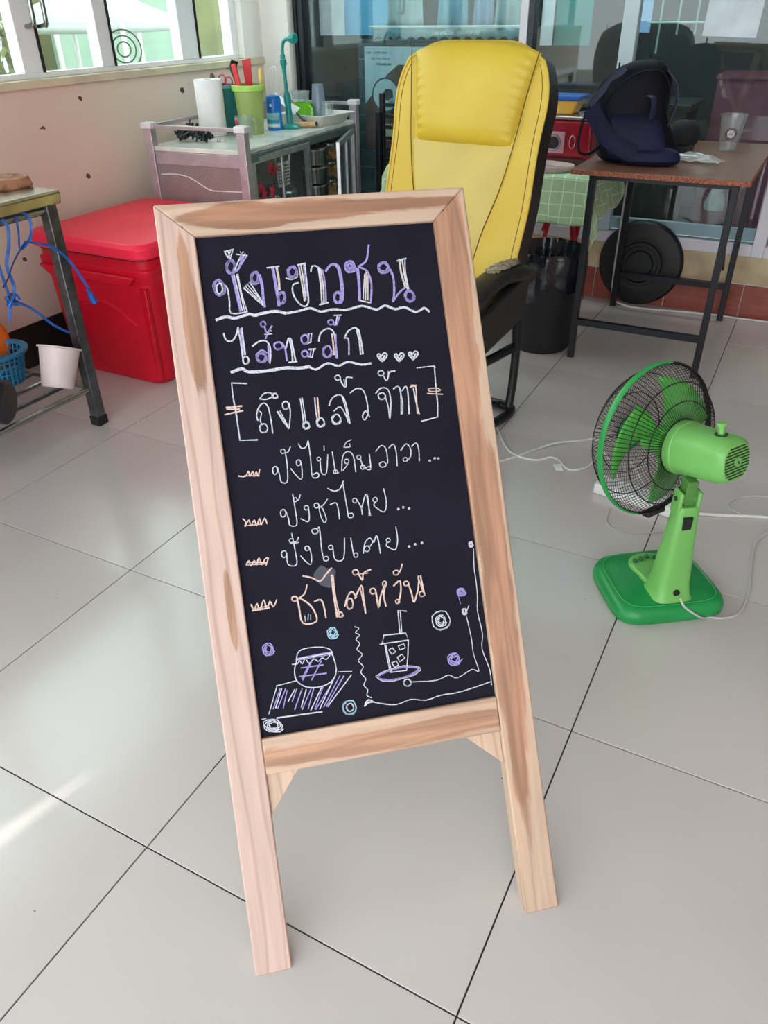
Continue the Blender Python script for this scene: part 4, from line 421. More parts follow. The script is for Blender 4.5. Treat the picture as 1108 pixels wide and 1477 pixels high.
mb=MB(); loft(mb,[rr3(-.235,.03,.235,.62,.05,.0),rr3(-.245,.02,.25,.64,.05,.02),rr3(-.268,.012,.272,.64,.05,.40),rr3(-.268,.012,.272,.64,.05,.405),rr3(-.285,0,.285,.655,.05,.43),rr3(-.288,0,.288,.66,.05,.455),rr3(-.278,.008,.278,.65,.05,.46),rr3(-.278,.008,.278,.65,.05,.492)])
part('body',mb,red,ck,bevel=.004)
part('handle_ledge',MB().prism([(-.20,.40),(.20,.40),(.235,.435),(-.25,.435)],-.022,.03,'y'),red,ck,bevel=.006)
part('embossed_arch',MB().tube(cat([(-.16,.0205,.275),(-.08,.020,.31),(0,.0175,.315),(.08,.018,.295),(.17,.020,.235)],5),.011,8),red,ck)
part('corner_panel',MB().hexa([(.215,.025,.03),(.245,.012,.03),(.25,.03,.03),(.22,.04,.03)],[(.225,.005,.39),(.262,.0,.39),(.262,.02,.39),(.23,.02,.39)]),red,ck,bevel=.004)
mb=MB(); loft(mb,[rr3(-.285,-.01,.285,.65,.05,.497),rr3(-.295,-.018,.295,.658,.06,.503),rr3(-.297,-.02,.297,.66,.06,.535),rr3(-.285,-.008,.285,.65,.055,.552),rr3(-.24,.04,.24,.60,.05,.556)])
part('lid',mb,mat('red_lid_plastic',(255,44,76),.4,0,.05,5,.03,spec=.3),ck,bevel=.003)
part('drip_seal',MB().prism(rrect(-.275,0,.275,.63,.05),.490,.4975),blackpl,ck)
# ================================================================== LEFT STEEL TABLE
tb=thing('steel_work_table','stainless steel work table with a low tube shelf at the left edge','table',(-2.08,1.70,0))
ZT=.79
part('tabletop',MB().box(-.60,-1.3,ZT-.012,.02,.06,ZT).box(.008,-1.3,ZT-.04,.02,.06,ZT-.012).box(-.60,.048,ZT-.04,.008,.06,ZT-.012),mat('worn_steel_top',(196,194,184),.22,.9,.12,14,.06),tb,bevel=.003)
for i in range(5): part('tabletop_groove',MB().box(-.55+i*.1,-1.2,ZT,-.50+i*.1,-.05,ZT+.0015),dsteel,tb)
for lx,ly in ((.0,.02),(-.58,.02),(.0,-1.26),(-.58,-1.26)):
    l=part('leg',MB().box(lx-.019,ly-.019,.03,lx+.019,ly+.019,ZT-.012),dsteel,tb,bevel=.003)
    part('foot_cap',MB().box(lx-.022,ly-.022,0,lx+.022,ly+.022,.035),rubber,l,bevel=.003)
for x in (0,-.58):
    part('rail',MB().cyl((x,-1.25,.735),(x,.01,.735),.011,n=10),steel,tb); part('rail',MB().cyl((x,-1.25,.14),(x,.01,.14),.011,n=10),steel,tb)
for y in (.02,-1.26):
    part('rail',MB().cyl((-.57,y,.735),(-.01,y,.735),.011,n=10),steel,tb); part('rail',MB().cyl((-.57,y,.14),(-.01,y,.14),.011,n=10),steel,tb)
for i in range(5): part('shelf_tube',MB().cyl((-.48+i*.096,-1.25,.14),(-.48+i*.096,.01,.14),.008,n=8),steel if i%2 else dsteel,tb)
part('drawer_tray',MB().hexa([(-.5,-.8,.70),(-.08,-.8,.70),(-.08,-.12,.70),(-.5,-.12,.70)],[(-.54,-.84,.775),(-.04,-.84,.775),(-.04,-.08,.775),(-.54,-.08,.775)]),mat('dark_steel_tray',(88,86,86),.45,.7,.2,9),tb,bevel=.004)
# bread-like board piece on the table
mb=MB(); random.seed(3)
def brd(u,v):
    a=u*2*PI; r=1+.12*math.sin(a*3+1)+.08*math.sin(a*5); return None
pr=[]; n=18
for k,(s,z) in enumerate(((.92,0),(1,.006),(1.0,.022),(.93,.032),(.5,.036))):
    pr.append([(s*(.085+.010*math.sin(3*a)+.006*math.sin(7*a+k))*math.cos(a),s*(.055+.008*math.sin(4*a+1)+.005*math.sin(5*a+k))*math.sin(a),z+.003*math.sin(a*2)) for a in [2*PI*i/n for i in range(n)]])
loft(mb,pr); w=part('wooden_slab',mb,mat('rough_brown_wood',(178,128,96),.8,0,.3,30,.4,c2=(110,66,44)),None,(-2.235,1.70,ZT),(0,0,.5)); tag(w,'rough brown slab of wood on the steel table top','wood')
# blue plastic ties hanging from the rail
blue=mat('blue_plastic_twine',(22,88,172),.45,0,.2,40)
tw=thing('plastic_twine','bright blue plastic twine knotted and hanging from the steel table rail','twine',(-2.08,1.70,0))
def rib(pts,w,k=5): return MB().tube(cat(pts,k),(w*.82,.0016),6)
part('loop',rib([(.012,-.16,.745),(.016,-.15,.72),(.017,-.165,.67),(.018,-.19,.62),(.018,-.185,.56),(.018,-.195,.53)],.007),blue,tw)
part('loop',rib([(.010,-.09,.75),(.016,-.07,.735),(.018,-.075,.69),(.018,-.10,.665),(.018,-.13,.655),(.018,-.12,.70),(.012,-.11,.745)],.006),blue,tw)
part('loop',rib([(.018,-.105,.67),(.02,-.16,.63),(.02,-.20,.585),(.02,-.225,.565)],.010),blue,tw)
part('loop',rib([(.01,-.23,.745),(.018,-.22,.70),(.018,-.215,.60),(.018,-.21,.535)],.006),blue,tw)
part('knot',MB().tube(cat([(.018+.012*math.cos(a),-.205+.018*math.cos(a*2),.52+.016*math.sin(a*3)) for a in [i*.5 for i in range(13)]],3),.0045,6),blue,tw)
part('tail',rib([(.02,-.21,.52),(.02,-.225,.49),(.018,-.235,.462)],.007),blue,tw)
part('tail',rib([(.02,-.20,.52),(.022,-.14,.47),(.022,-.09,.41),(.02,-.03,.36)],.006),blue,tw)
part('tail',rib([(.018,-.09,.665),(.024,-.02,.635),(.028,.03,.58),(.03,.07,.50),(.03,.085,.46)],.006),blue,tw)
part('brush_end',MB().tube([(.03,.075,.475),(.032,.09,.43)],[.006,.013],8),blue,tw)
hk=part('wire_hook',MB().tube(cat([(.0,-.285,.748),(.013,-.285,.74),(.014,-.285,.66),(.014,-.288,.60),(.014,-.296,.59),(.014,-.30,.60),(.014,-.295,.612)],4),.0022,6),mat('rusty_wire',(90,62,50),.6,.5,.2,30),None,(-2.08,1.70,0)); tag(hk,'thin rusty wire hook hanging from the rail left of the blue twine','hook')
# things on the lower shelf
SH=.149
def lathe_obj(prof,n=28,**k): return MB().lathe(prof,n,**k)
wc=part('plastic_tub',lathe_obj([(0,0),(.042,0),(.046,.004),(.058,.115),(.064,.117),(.064,.121),(.056,.121),(.044,.008),(0,.006)],36),mat('cloudy_white_plastic',(226,208,206),.4,0,.05,10),None,(-2.10,1.60,SH+.035),Vector((-.13,.50,1)).to_track_quat('Z','Y').to_euler()); wc.scale=(1.12,1.12,1.12); tag(wc,'white plastic tub tilted on the lower shelf of the steel table','tub')
bs=thing('plastic_basket','round blue perforated plastic basket on the lower shelf of the steel table','basket',(-2.385,1.61,SH))
bm2=mat('blue_basket_plastic',(34,128,176),.45,0,.1,14)
part('rim',MB().lathe([(.088,.108),(.104,.108),(.106,.118),(.088,.12),(.088,.108)],32),bm2,bs)
mb=MB()
for i in range(28):
    a=2*PI*i/28; mb.cyl((.066*math.cos(a),.066*math.sin(a),.0),(.089*math.cos(a),.089*math.sin(a),.11),.0035,n=5,cap=False)
for z,r in ((.02,.07),(.045,.075),(.07,.081),(.09,.085)): mb.tube([(r*math.cos(a),r*math.sin(a),z) for a in [2*PI*i/28 for i in range(28)]],.003,5,True)
tag(part('lattice_side',mb,bm2,bs),kind='stuff'); part('bottom',MB().cyl((0,0,0),(0,0,.004),.068,n=28),bm2,bs)
sc=part('scouring_pad',MB().lathe([(0,0),(.035,.004),(.045,.02),(.035,.04),(0,.045)],16),mat('steel_wool',(150,135,110),.6,.4,.4,60,.8),None,(-2.365,1.60,SH+.055)); tag(sc,'tangled grey-brown scouring pad inside the blue basket','scourer')
pt=thing('cooking_pot','black cooking pot lying on its side on the lower shelf of the steel table','pot',(-2.125,1.375,SH+.075),0,None,(R(84),R(0),R(-60)))
part('body',lathe_obj([(0,-.05),(.06,-.05),(.07,-.042),(.072,.05),(.078,.052),(.078,.057),(.068,.056),(.066,-.04),(0,-.042)],36),mat('black_enamel',(42,44,54),.3,.2,.1,12),pt)
part('handle',MB().tube(cat([(.072,-.02,.03),(.10,-.02,.03),(.10,.02,.03),(.072,.02,.03)],4),.005,8),blackpl,pt)
ol=part('orange_lid',lathe_obj([(0,.018),(.05,.016),(.085,.008),(.096,0),(.10,-.006),(.094,-.004),(0,.010)],36),mat('orange_plastic',(244,110,30),.4,0,.06,8),None,(-2.47,1.62,SH+.125),(R(72),0,R(68))); tag(ol,'round orange plastic lid standing on edge beside the blue basket','lid')
bk=thing('black_utensil_bundle','black plastic utensils leaning behind the orange lid at the left edge','utensils',(-2.60,1.52,SH))
part('spatula_blade',MB().hexa([(-.05,-.02,.2),(.05,-.02,.16),(.05,-.012,.16),(-.05,-.012,.2)],[(-.06,.0,.27),(.09,.0,.205),(.09,.008,.205),(-.06,.008,.27)]),blackpl,bk,bevel=.003)
part('cup',MB().lathe([(0,0),(.05,0),(.06,.17),(.055,.17),(.046,.006),(0,.006)],20),blackpl,bk)
# ================================================================== ALUMINIUM CABINET
CZ=.76
cx0,cx1,cy0,cy1=-2.56,-2.10,2.73,3.80
ca=thing('aluminium_cabinet','low aluminium kitchen cabinet with open glass doors and a post rail, under the left windows','cabinet',(cx0,cy0,0),R(4.5)); CW=cx1-cx0; CL=cy1-cy0
pa=mat('anodised_aluminium',(196,186,192),.42,.7,.06,20)
for (x,y) in ((0,0),(CW,0),(0,CL),(CW,CL)):
    p=part('post',MB().box(x-.019,y-.019,0,x+.019,y+.019,.832),pa,ca,bevel=.002)
    part('joint_cap',MB().box(x-.027,y-.024,.826,x+.027,y+.024,.85),mat('white_joint_plastic',(225,222,225),.4),p,bevel=.004)
for a,b2 in (((.02,0),(CW-.02,0)),((.02,CL),(CW-.02,CL)),((0,.02),(0,CL-.02))):
    part('guard_rail',MB().box(min(a[0],b2[0])-.0 if a[0]!=b2[0] else -.007,(a[1]-.006) if a[1]==b2[1] else a[1],.826,b2[0] if a[0]!=b2[0] else .007,(a[1]+.006) if a[1]==b2[1] else b2[1],.842),pa,ca,bevel=.002)
part('worktop',MB().box(-.005,-.012,CZ-.018,CW+.005,CL,CZ),mat('white_marbled_worktop',(232,232,224),.25,0,.1,9,c2=(196,204,196)),ca,bevel=.002)
gframe=mat('grey_green_aluminium',(112,126,122),.4,.5,.1,12)
part('front_rail',MB().box(CW-.008,.02,CZ-.052,CW+.014,CL-.02,CZ-.019),gframe,ca,bevel=.002)
part('end_rail',MB().box(.02,-.012,CZ-.07,CW-.02,.006,CZ-.019),pa,ca,bevel=.002)
# perforated end panel
pm=mat('perforated_aluminium_sheet',(180,172,174),.4,.6,.05,9); nt=pm.node_tree; b=nt.nodes['Principled BSDF']; tc=nt.nodes.new('ShaderNodeTexCoord'); v=nt.nodes.new('ShaderNodeTexVoronoi'); v.inputs['Scale'].default_value=170; v.inputs['Randomness'].default_value=0
mp=nt.nodes.new('ShaderNodeMapping'); mp.inputs['Rotation'].default_value=(0,R(45),0); nt.links.new(tc.outputs['Object'],mp.inputs[0]); nt.links.new(mp.outputs[0],v.inputs['Vector'])
lt=nt.nodes.new('ShaderNodeMath'); lt.operation='LESS_THAN'; lt.inputs[1].default_value=.42; nt.links.new(v.outputs['Distance'],lt.inputs[0]); mx=nt.nodes.new('ShaderNodeMix'); mx.data_type='RGBA'; mx.inputs['B'].default_value=rgb((92,72,76)); old=b.inputs['Base Color'].links[0].from_socket
nt.links.new(lt.outputs[0],mx.inputs['Factor']); nt.links.new(old,mx.inputs['A']); nt.links.new(mx.outputs['Result'],b.inputs['Base Color'])
part('perforated_panel',MB().box(.018,-.004,.30,CW-.018,.002,CZ-.069),pm,ca,smooth=False)
part('plastic_wrap_edge',MB().tube(cat([(.03,-.006,.648),(.12,-.007,.652),(.19,-.007,.638),(.27,-.007,.60),(.34,-.006,.597),(.44,-.006,.60)],4),.0022,5),whitepl,ca)
part('back_panel',MB().box(-.012,.02,.1,-.006,CL-.02,CZ-.02),pa,ca); part('far_end_panel',MB().box(.02,CL+.003,.1,CW-.02,CL+.009,CZ-.02),pa,ca)
part('shelf',MB().box(0,.0,.425,CW-.01,CL,.437),pa,ca); part('bottom_shelf',MB().box(0,.0,.12,CW-.01,CL,.132),pa,ca)
cg=glass('cabinet_door_glass',(.85,.9,.9),haze=.03)
def door(y0,y1,ang,hinge,lab):
    L=y1-y0; d=part('door',MB().box(-.009,0,.14,.009,.026,.725).box(-.009,L-.026,.14,.009,L,.725).box(-.009,.026,.70,.009,L-.026,.725).box(-.009,.026,.14,.009,L-.026,.165).box(-.007,L*.5-.006,.165,.007,L*.5+.006,.70),alu,ca,(CW+.004,0,0),bevel=.002,label=lab)
    if hinge=='a': d.location=(CW+.004,y0,0); d.rotation_euler=(0,0,ang)
    else: d.data.transform(Matrix.Translation((0,-L,0))); d.location=(CW+.004,y1,0); d.rotation_euler=(0,0,ang)
    g=part('pane',MB().box(-.002,.026,.165,.002,L-.026,.70),cg,d,smooth=False)
    if hinge!='a': g.data.transform(Matrix.Translation((0,-L,0)))
    return d
d1=door(.03,.53,R(-1),'a','closed glass door with a red flower print')
d2=door(.54,1.04,R(-0),'b','glass door standing ajar'); d2.rotation_euler=(0,0,R(17)); 
fl=mat('red_flower_print',(178,36,58),.5,0,.3,30); random.seed(5)
for (yy,zz) in ((.15,.665),(.185,.655),(.06,.60),(.08,.575),(.15,.575),(.06,.52),(.15,.53),(.175,.52)):
    pts=[]; 
    for i in range(24): a=2*PI*i/24; r=.021+.007*math.cos(5*a)+.003*random.random(); pts.append((.0035,yy+r*math.cos(a),zz+r*math.sin(a)))
    part('flower_print',MB().add(pts,[tuple(range(24))]),fl,d1)
# inside the cabinet
gr=thing('box_grater','steel box grater hanging inside the cabinet behind the glass door','grater',(-2.115,3.055,.575))
part('plate',MB().hexa([(-.003,-.045,.0),(.0,-.045,.0),(.0,.045,.0),(-.003,.045,.0)],[(-.003,-.055,.10),(.0,-.055,.10),(.0,.055,.10),(-.003,.055,.10)]),mat('grater_steel',(205,205,205),.4,.5,.1,9),gr)
mb=MB(); 
for i in range(7):
    for j in range(6): mb.box(-.001,-.038+i*.0125,.012+j*.014,.003,-.033+i*.0125,.017+j*.014)
tag(part('teeth',mb,blackpl,gr),kind='stuff'); part('frame',MB().tube(cat([(0,-.055,.10),(0,-.05,.145),(0,.05,.145),(0,.055,.10)],4),.004,6),steel,gr)
sp0=thing('stock_pot','large stainless pot on the cabinet shelf behind the closed glass door','pot',(-2.24,3.17,.438))
part('body',MB().lathe([(0,0),(.09,0),(.095,.01),(.095,.085),(.10,.088),(.092,.088),(.09,.012),(0,.01)],28),steel,sp0); part('lid',MB().lathe([(.101,.088),(.09,.10),(.03,.115),(.012,.12),(.014,.135),(0,.137)],28),steel,sp0)
dk=part('dark_canister',MB().lathe([(0,0),(.05,0),(.05,.14),(.048,.145),(0,.145)],20),blackpl,None,(-2.30,3.22,.576)); dk.location=(-2.35,2.98,.438); tag(dk,'dark canister on the cabinet shelf behind the door frame','canister')
for k in range(3):
    c_=thing('stainless_container',['bottom container of the three stainless containers stacked in the open side of the cabinet','middle container of the three stainless containers stacked in the open side of the cabinet','top container of the three stainless containers stacked in the open side of the cabinet'][k],'container',(-2.20,3.45,.438+k*.082),0,'stacked stainless containers')
    part('body',MB().lathe([(0,0),(.058,0),(.062,.004),(.062,.066),(.058,.068)],24),mat('container_steel',(120,124,124),.22,.95,.1,9),c_); part('lid',MB().lathe([(.066,.066),(.066,.074),(.058,.079),(0,.0805)],24),steel,c_)
for k in range(3):
    j=thing('snack_jar',['lowest clear jar of yellow snacks beside the steel containers','middle clear jar of yellow snacks beside the steel containers','uppermost clear jar of yellow snacks beside the steel containers'][k],'jar',(-2.19,3.575,.438+k*.083),0,'jars of yellow snacks')
    part('jar_body',MB().lathe([(.042,0),(.045,.004),(.045,.062),(.036,.070)],20),cg,j)
    mb=MB(); random.seed(k)
    for q in range(26):
        a=random.random()*6.28; r=.036*math.sqrt(random.random()); z=.008+.05*random.random(); M_=Matrix.Rotation(random.random()*3,3,'X')@Matrix.Rotation(random.random()*3,3,'Y'); mb.lathe([(.007,-.002),(.010,0),(.007,.002)],7,(r*math.cos(a),r*math.sin(a),z),M_)
    tag(part('snacks',mb,mat('yellow_snack',(222,160,40),.6,0,.2,40),j),kind='stuff'); part('lid',MB().lathe([(.039,.068),(.041,.070),(.041,.080),(0,.0815)],20),steel,j)
# ================================================================== ON THE CABINET
def zt(o): return o
tr=thing('paper_towel_roll','tall white roll of paper towel standing on the aluminium cabinet','paper roll',(-2.50,3.08,CZ))
part('roll',MB().lathe([(.018,0),(.060,.001),(.061,.004),(.061,.222),(.059,.226),(.018,.226)],36),mat('white_tissue',(246,246,246),.9,0,.02,30,.1),tr); part('core',MB().lathe([(.018,0),(.016,0),(.016,.226),(.018,.226)],24),mat('cardboard_core',(190,170,140),.9),tr)
tc_=thing('teal_canister','teal plastic canister standing between the paper roll and the green pitcher','canister',(-2.515,3.212,CZ))
part('body',MB().lathe([(0,0),(.048,0),(.050,.004),(.058,.185),(.060,.187),(.060,.192),(.054,.192),(.05,.01),(0,.01)],32),mat('teal_plastic',(44,128,128),.4,0,.08,7),tc_)
part('rim',MB().lathe([(.060,.183),(.063,.184),(.063,.194),(.054,.195)],32),mat('teal_rim',(90,190,200),.4),tc_)
gp=thing('green_pitcher','translucent lime green plastic pitcher holding kitchen tools on the aluminium cabinet','pitcher',(-2.37,3.20,CZ))
gp.scale=(.93,.93,1); gpm=mat('translucent_green_plastic',(186,210,124),.3,0,.05,5,trans=.25)
part('body',MB().lathe([(0,0),(.056,0),(.058,.004),(.072,.175),(.078,.178),(.079,.198),(.073,.200),(.070,.178),(.056,.008),(0,.008)],36),gpm,gp)
part('rim',MB().lathe([(.079,.176),(.0815,.178),(.0815,.197),(.079,.200)],36),mat('bright_green_rim',(176,224,100),.35),gp)
rd=mat('red_utensil_plastic',(206,30,44),.35,0,.08,12)
def tool(nm,lab,mb,m,x,y,rx,ry,cat_='utensil',z=CZ+.03,grp='kitchen tools in the green pitcher'):
    x,y=(x+.045,y-.055) if grp else (x-.045,y-.003); o=part(nm,mb,m,None,(x,y,z),(R(rx),R(ry),0),bevel=.002); tag(o,lab,cat_,grp); return o
tool('red_spatula','flat red spatula, the tallest in the green pitcher',MB().box(-.005,-.004,0,.005,.004,.17).hexa([(-.016,-.004,.15),(.016,-.004,.15),(.016,.004,.15),(-.016,.004,.15)],[(-.026,-.003,.265),(.022,-.003,.27),(.022,.003,.27),(-.026,.003,.265)]),rd,-2.41,3.26,-4,-4)
tool('red_peeler','bright red handled peeler standing in the green pitcher',MB().hexa([(-.009,-.006,.0),(.009,-.006,0),(.009,.006,0),(-.009,.006,0)],[(-.011,-.005,.255),(.011,-.005,.255),(.011,.005,.255),(-.011,.005,.255)]),mat('coral_plastic',(238,70,70),.35),-2.405,3.225,4,-10)
tool('black_ladle','black curved ladle standing in the green pitcher',MB().tube(cat([(0,0,0),(0,0,.12),(-.012,0,.19),(-.022,0,.235),(-.008,0,.262)],5),[(.006+.012*min(1,i/14),.005) for i in range(21)],8),blackpl,-2.445,3.25,0,-4)
tool('yellow_handle','yellow handle beside the red spatula in the green pitcher',MB().tube([(0,0,0),(0,0,.17),(0,0,.19),(0,0,.22),(0,0,.235)],[.005,.005,.010,.011,.005],10),mat('pale_yellow_plastic',(232,206,110),.4),-2.37,3.27,0,5)
tool('pink_scissors','pink handled scissors in the teal canister',MB().tube([(.02*math.cos(a)-.012,0,.19+.018*math.sin(a)) for a in [2*PI*i/14 for i in range(14)]],.004,6,True).tube([(.02*math.cos(a)+.022,0,.185+.018*math.sin(a)) for a in [2*PI*i/14 for i in range(14)]],.004,6,True).box(-.006,-.002,.0,.006,.002,.17),mat('pink_plastic',(206,70,110),.4),-2.455,3.20,5,5,'scissors',grp=None)
tool('brown_brush','brown handled brush in the teal canister',MB().tube([(0,0,0),(0,0,.17),(0,0,.20),(0,0,.215)],[.006,.006,.012,.006],8),mat('brown_handle',(120,74,58),.5),-2.49,3.215,0,-12,'brush',grp=None)
gm2=thing('glass_mug','clear glass mug with a red label beside the green pitcher','mug',(-2.318,3.075,CZ))
clr=glass('clear_glass',(.93,.96,.95),haze=.08); 
part('body',MB().lathe([(0,.004),(.030,.004),(.032,0),(.034,.004),(.036,.03),(.040,.088),(.038,.088),(.033,.03),(.030,.012),(0,.012)],28),clr,gm2)
part('handle',MB().tube(cat([(.038,0,.072),(.062,0,.074),(.066,0,.05),(.056,0,.026),(.036,0,.02)],5),.0045,8),clr,gm2)
lb=MB().lathe([(.0385,.048),(.0415,.078)],8,a0=R(200),a1=R(262)); part('red_label',lb,mat('red_label',(214,46,62),.5),gm2,solid=.0006)
part('label_band',MB().lathe([(.0408,.070),(.0418,.080)],8,a0=R(200),a1=R(262)),whitepl,gm2,solid=.0004); part('label_band',MB().lathe([(.0388,.046),(.0392,.052)],8,a0=R(200),a1=R(262)),whitepl,gm2,solid=.0004)
bb_=thing('blue_bottle','small blue plastic bottle with a pale label beside the green pitcher','bottle',(-2.345,3.35,CZ))
part('body',MB().lathe([(0,0),(.034,0),(.036,.004),(.036,.078),(.034,.083),(.034,.088)],28),mat('blue_bottle_plastic',(30,124,214),.3,0,.05,6),bb_)
part('cap',MB().lathe([(.034,.084),(.036,.086),(.035,.13),(.030,.142),(.014,.147),(0,.148)],28),mat('deep_blue_cap',(20,112,204),.3),bb_)
part('label',MB().lathe([(.0366,.012),(.0366,.074)],20,a0=R(195),a1=R(345)),mat('pale_blue_label',(150,204,220),.4,0,.2,30),bb_)
part('label_stripe',MB().lathe([(.037,.030),(.037,.046)],20,a0=R(200),a1=R(340)),mat('teal_label_stripe',(40,150,180),.4),bb_); part('label_stripe',MB().lathe([(.037,.016),(.037,.026)],20,a0=R(200),a1=R(340)),whitepl,bb_,label='white label stripe')
part('cap_mark',MB().lathe([(.0362,.100),(.0360,.112)],4,a0=R(272),a1=R(290)),whitepl,bb_)
sy=thing('teal_spray_stand','tall teal plastic stand with a bent nozzle head on a round foot','spray stand',(-2.305,3.42,CZ))
tl=mat('teal_spray_plastic',(24,142,134),.35,0,.08,9)
part('foot',MB().lathe([(0,0),(.052,0),(.054,.006),(.048,.014),(.022,.022),(0,.022)],28),tl,sy)
part('stem',MB().lathe([(.016,.02),(.016,.07),(.014,.09),(.018,.12),(.016,.14),(.009,.16),(.008,.21),(.010,.25),(.012,.262),(.015,.266),(.015,.285),(.011,.289),(.011,.305)],16),tl,sy,rot=(0,R(-3),0))
part('neck',MB().tube(cat([(-.0155,0,.30),(-.014,0,.335),(-.002,-.002,.358),(.018,-.004,.366),(.03,-.005,.368)],4),.0075,10),tl,sy)
part('nozzle',MB().cyl((.028,-.005,.366),(.042,-.006,.368),.012,.016,12).cyl((.042,-.006,.368),(.066,-.008,.370),.021,.021,8),tl,sy,bevel=.002)
wh=thing('wire_whisk','white wire whisk standing in a cup behind the blue bottle','whisk',(-2.41,3.47,CZ))
mb=MB()
for i in range(5):
    a=PI*i/5; mb.tube(cat([(0,0,.11),(.032*math.cos(a),.032*math.sin(a),.17),(.026*math.cos(a),.026*math.sin(a),.235),(0,0,.255),(-.026*math.cos(a),-.026*math.sin(a),.235),(-.032*math.cos(a),-.032*math.sin(a),.17),(0,0,.11)],4),.0016,5)
part('wires',mb,whitepl,wh); part('handle',MB().cyl((0,0,0),(0,0,.115),.008,n=10),mat('peach_handle',(226,170,130),.5),wh)
cc=part('clear_cup',MB().lathe([(0,0),(.030,0),(.046,.13),(.048,.132),(.045,.13),(.028,.004),(0,.004)],28),glass('clear_plastic',(.93,.95,.95),haze=.25),None,(-2.42,3.70,CZ+.085)); cc.location=(-2.42,3.70,CZ); tag(cc,'tall clear plastic cup with a printed mark beside the white column','cup')
part('print_band',MB().lathe([(.0395,.05),(.0445,.10)],6,a0=R(240),a1=R(330)),mat('teal_print',(70,140,150),.5,0,.3,60,c2=(220,228,228)),cc,solid=.0004)
ty=thing('white_drain_tray','white plastic tray with sloping sides at the far end of the aluminium cabinet','tray',(-2.29,3.62,CZ),R(-8))
def rring(w,l,z,r=.02): return rr3(-w/2,-l/2,w/2,l/2,r,z)
mb=MB(); loft(mb,[rring(.22,.20,.0),rring(.29,.25,.045),rring(.31,.27,.047),rring(.31,.27,.050),rring(.285,.245,.049),rring(.215,.195,.005)],cap=False); n_=20
mb.add(rring(.22,.20,0),[tuple(range(20))]); mb.add(rring(.215,.195,.005),[tuple(range(20))]); part('body',mb,mat('white_tray_plastic',(236,234,228),.35,0,.03,6),ty)
gmug=thing('green_mug','lime green plastic mug standing in the white tray','mug',(-2.36,3.62,CZ+.006))
part('body',MB().lathe([(0,0),(.034,0),(.043,.085),(.041,.085),(.032,.005),(0,.005)],28),mat('lime_plastic',(120,206,32),.35,0,.06,8,trans=.1),gmug); part('handle',MB().tube(cat([(.040,-.006,.07),(.062,-.012,.06),(.058,-.01,.02),(.038,-.006,.008)],4),.0055,8),mat('lime_handle',(140,226,60),.35),gmug)
for k in range(4):
    g_=part('grey_cup',MB().lathe([(0,0),(.027,0),(.037,.105),(.039,.106),(.039,.110),(.036,.108),(.025,.004),(0,.004)],26),mat('smoky_cup_plastic',(150,166,186),.3,0,.06,7,trans=.3),None,(-2.315,3.70,CZ+.006+.112+k*.0001),(PI,0,0)); g_.location.z=CZ+.118+k*.016
    tag(g_,['grey translucent cup, the bottom of the upturned stack in the white tray','second lowest grey translucent cup of the upturned stack in the white tray','second grey translucent cup from the top of the upturned stack','topmost grey translucent cup of the upturned stack'][k],'cup','upturned grey cups')
gg=part('drinking_glass',MB().lathe([(0,0),(.026,0),(.027,.004),(.034,.095),(.032,.095),(.025,.008),(0,.008)],26),clr,None,(-2.215,3.62,CZ+.102),(PI,0,0)); tag(gg,'upturned clear drinking glass in the white tray','glass')
kn=thing('wooden_handled_tool','tool with a round wooden handle lying beside the white tray','tool',(-2.30,3.44,CZ+.012),R(12))
part('handle',MB().tube([(-.02,0,.0),(0,0,.0),(.06,0,.003),(.115,0,.006)],[.007,.012,.012,.011],12),mat('varnished_wood_handle',(206,162,112),.4,0,.12,30),kn); part('end_cap',MB().cyl((.115,0,.006),(.120,0,.0065),.011,n=12),blackpl,kn)
kv=thing('chopping_knife','long knife with a black handle resting on the edge of the white tray','knife',(-2.33,3.50,CZ+.06),R(-20))
part('blade',MB().hexa([(-.16,0,.05),(.02,-.012,-.008),(.02,-.011,-.006),(-.16,.001,.052)],[(-.15,0,.075),(.02,.02,.018),(.02,.021,.018),(-.15,.001,.075)]),mat('bright_blade',(226,230,232),.25,.6,.05,9),kv); part('handle',MB().tube(cat([(.01,.0,.0),(.06,-.005,-.022),(.10,-.01,-.036),(.113,-.012,-.05)],4),.0055,8),blackpl,kv)
# pile of dark clips / chain
hp=thing('clip_pile','heaped pile of dark grey plastic pegs at the near end of the aluminium cabinet','pegs',(-2.47,2.90,CZ)); random.seed(11); mb=MB(); cl=mat('grey_peg_plastic',(52,56,58),.3,.2,.5,80)
for i in range(90):
    a=random.random()*2*PI; r=.085*math.sqrt(random.random()); z=.016+.07*random.random()*(1-r/.1); M_=(Matrix.Translation((r*math.cos(a)*1.1,r*math.sin(a)*.55,z))@Euler((random.random()*1.2,random.random()*1.2,random.random()*6)).to_matrix().to_4x4())
    q=MB().box(-.016,-.004,-.003,.016,.004,.003).xf(M_); mb.add(q.v,q.f)
tag(part('pegs',mb,cl,hp,smooth=False),kind='stuff')
pk=part('small_packet',MB().box(-.018,-.01,0,.018,.01,.012),mat('white_packet',(226,226,220),.5,0,.4,90,c2=(90,90,88)),None,(-2.345,2.935,CZ),(0,0,.2),bevel=.002); tag(pk,'tiny white printed packet beside the pile of pegs','packet')
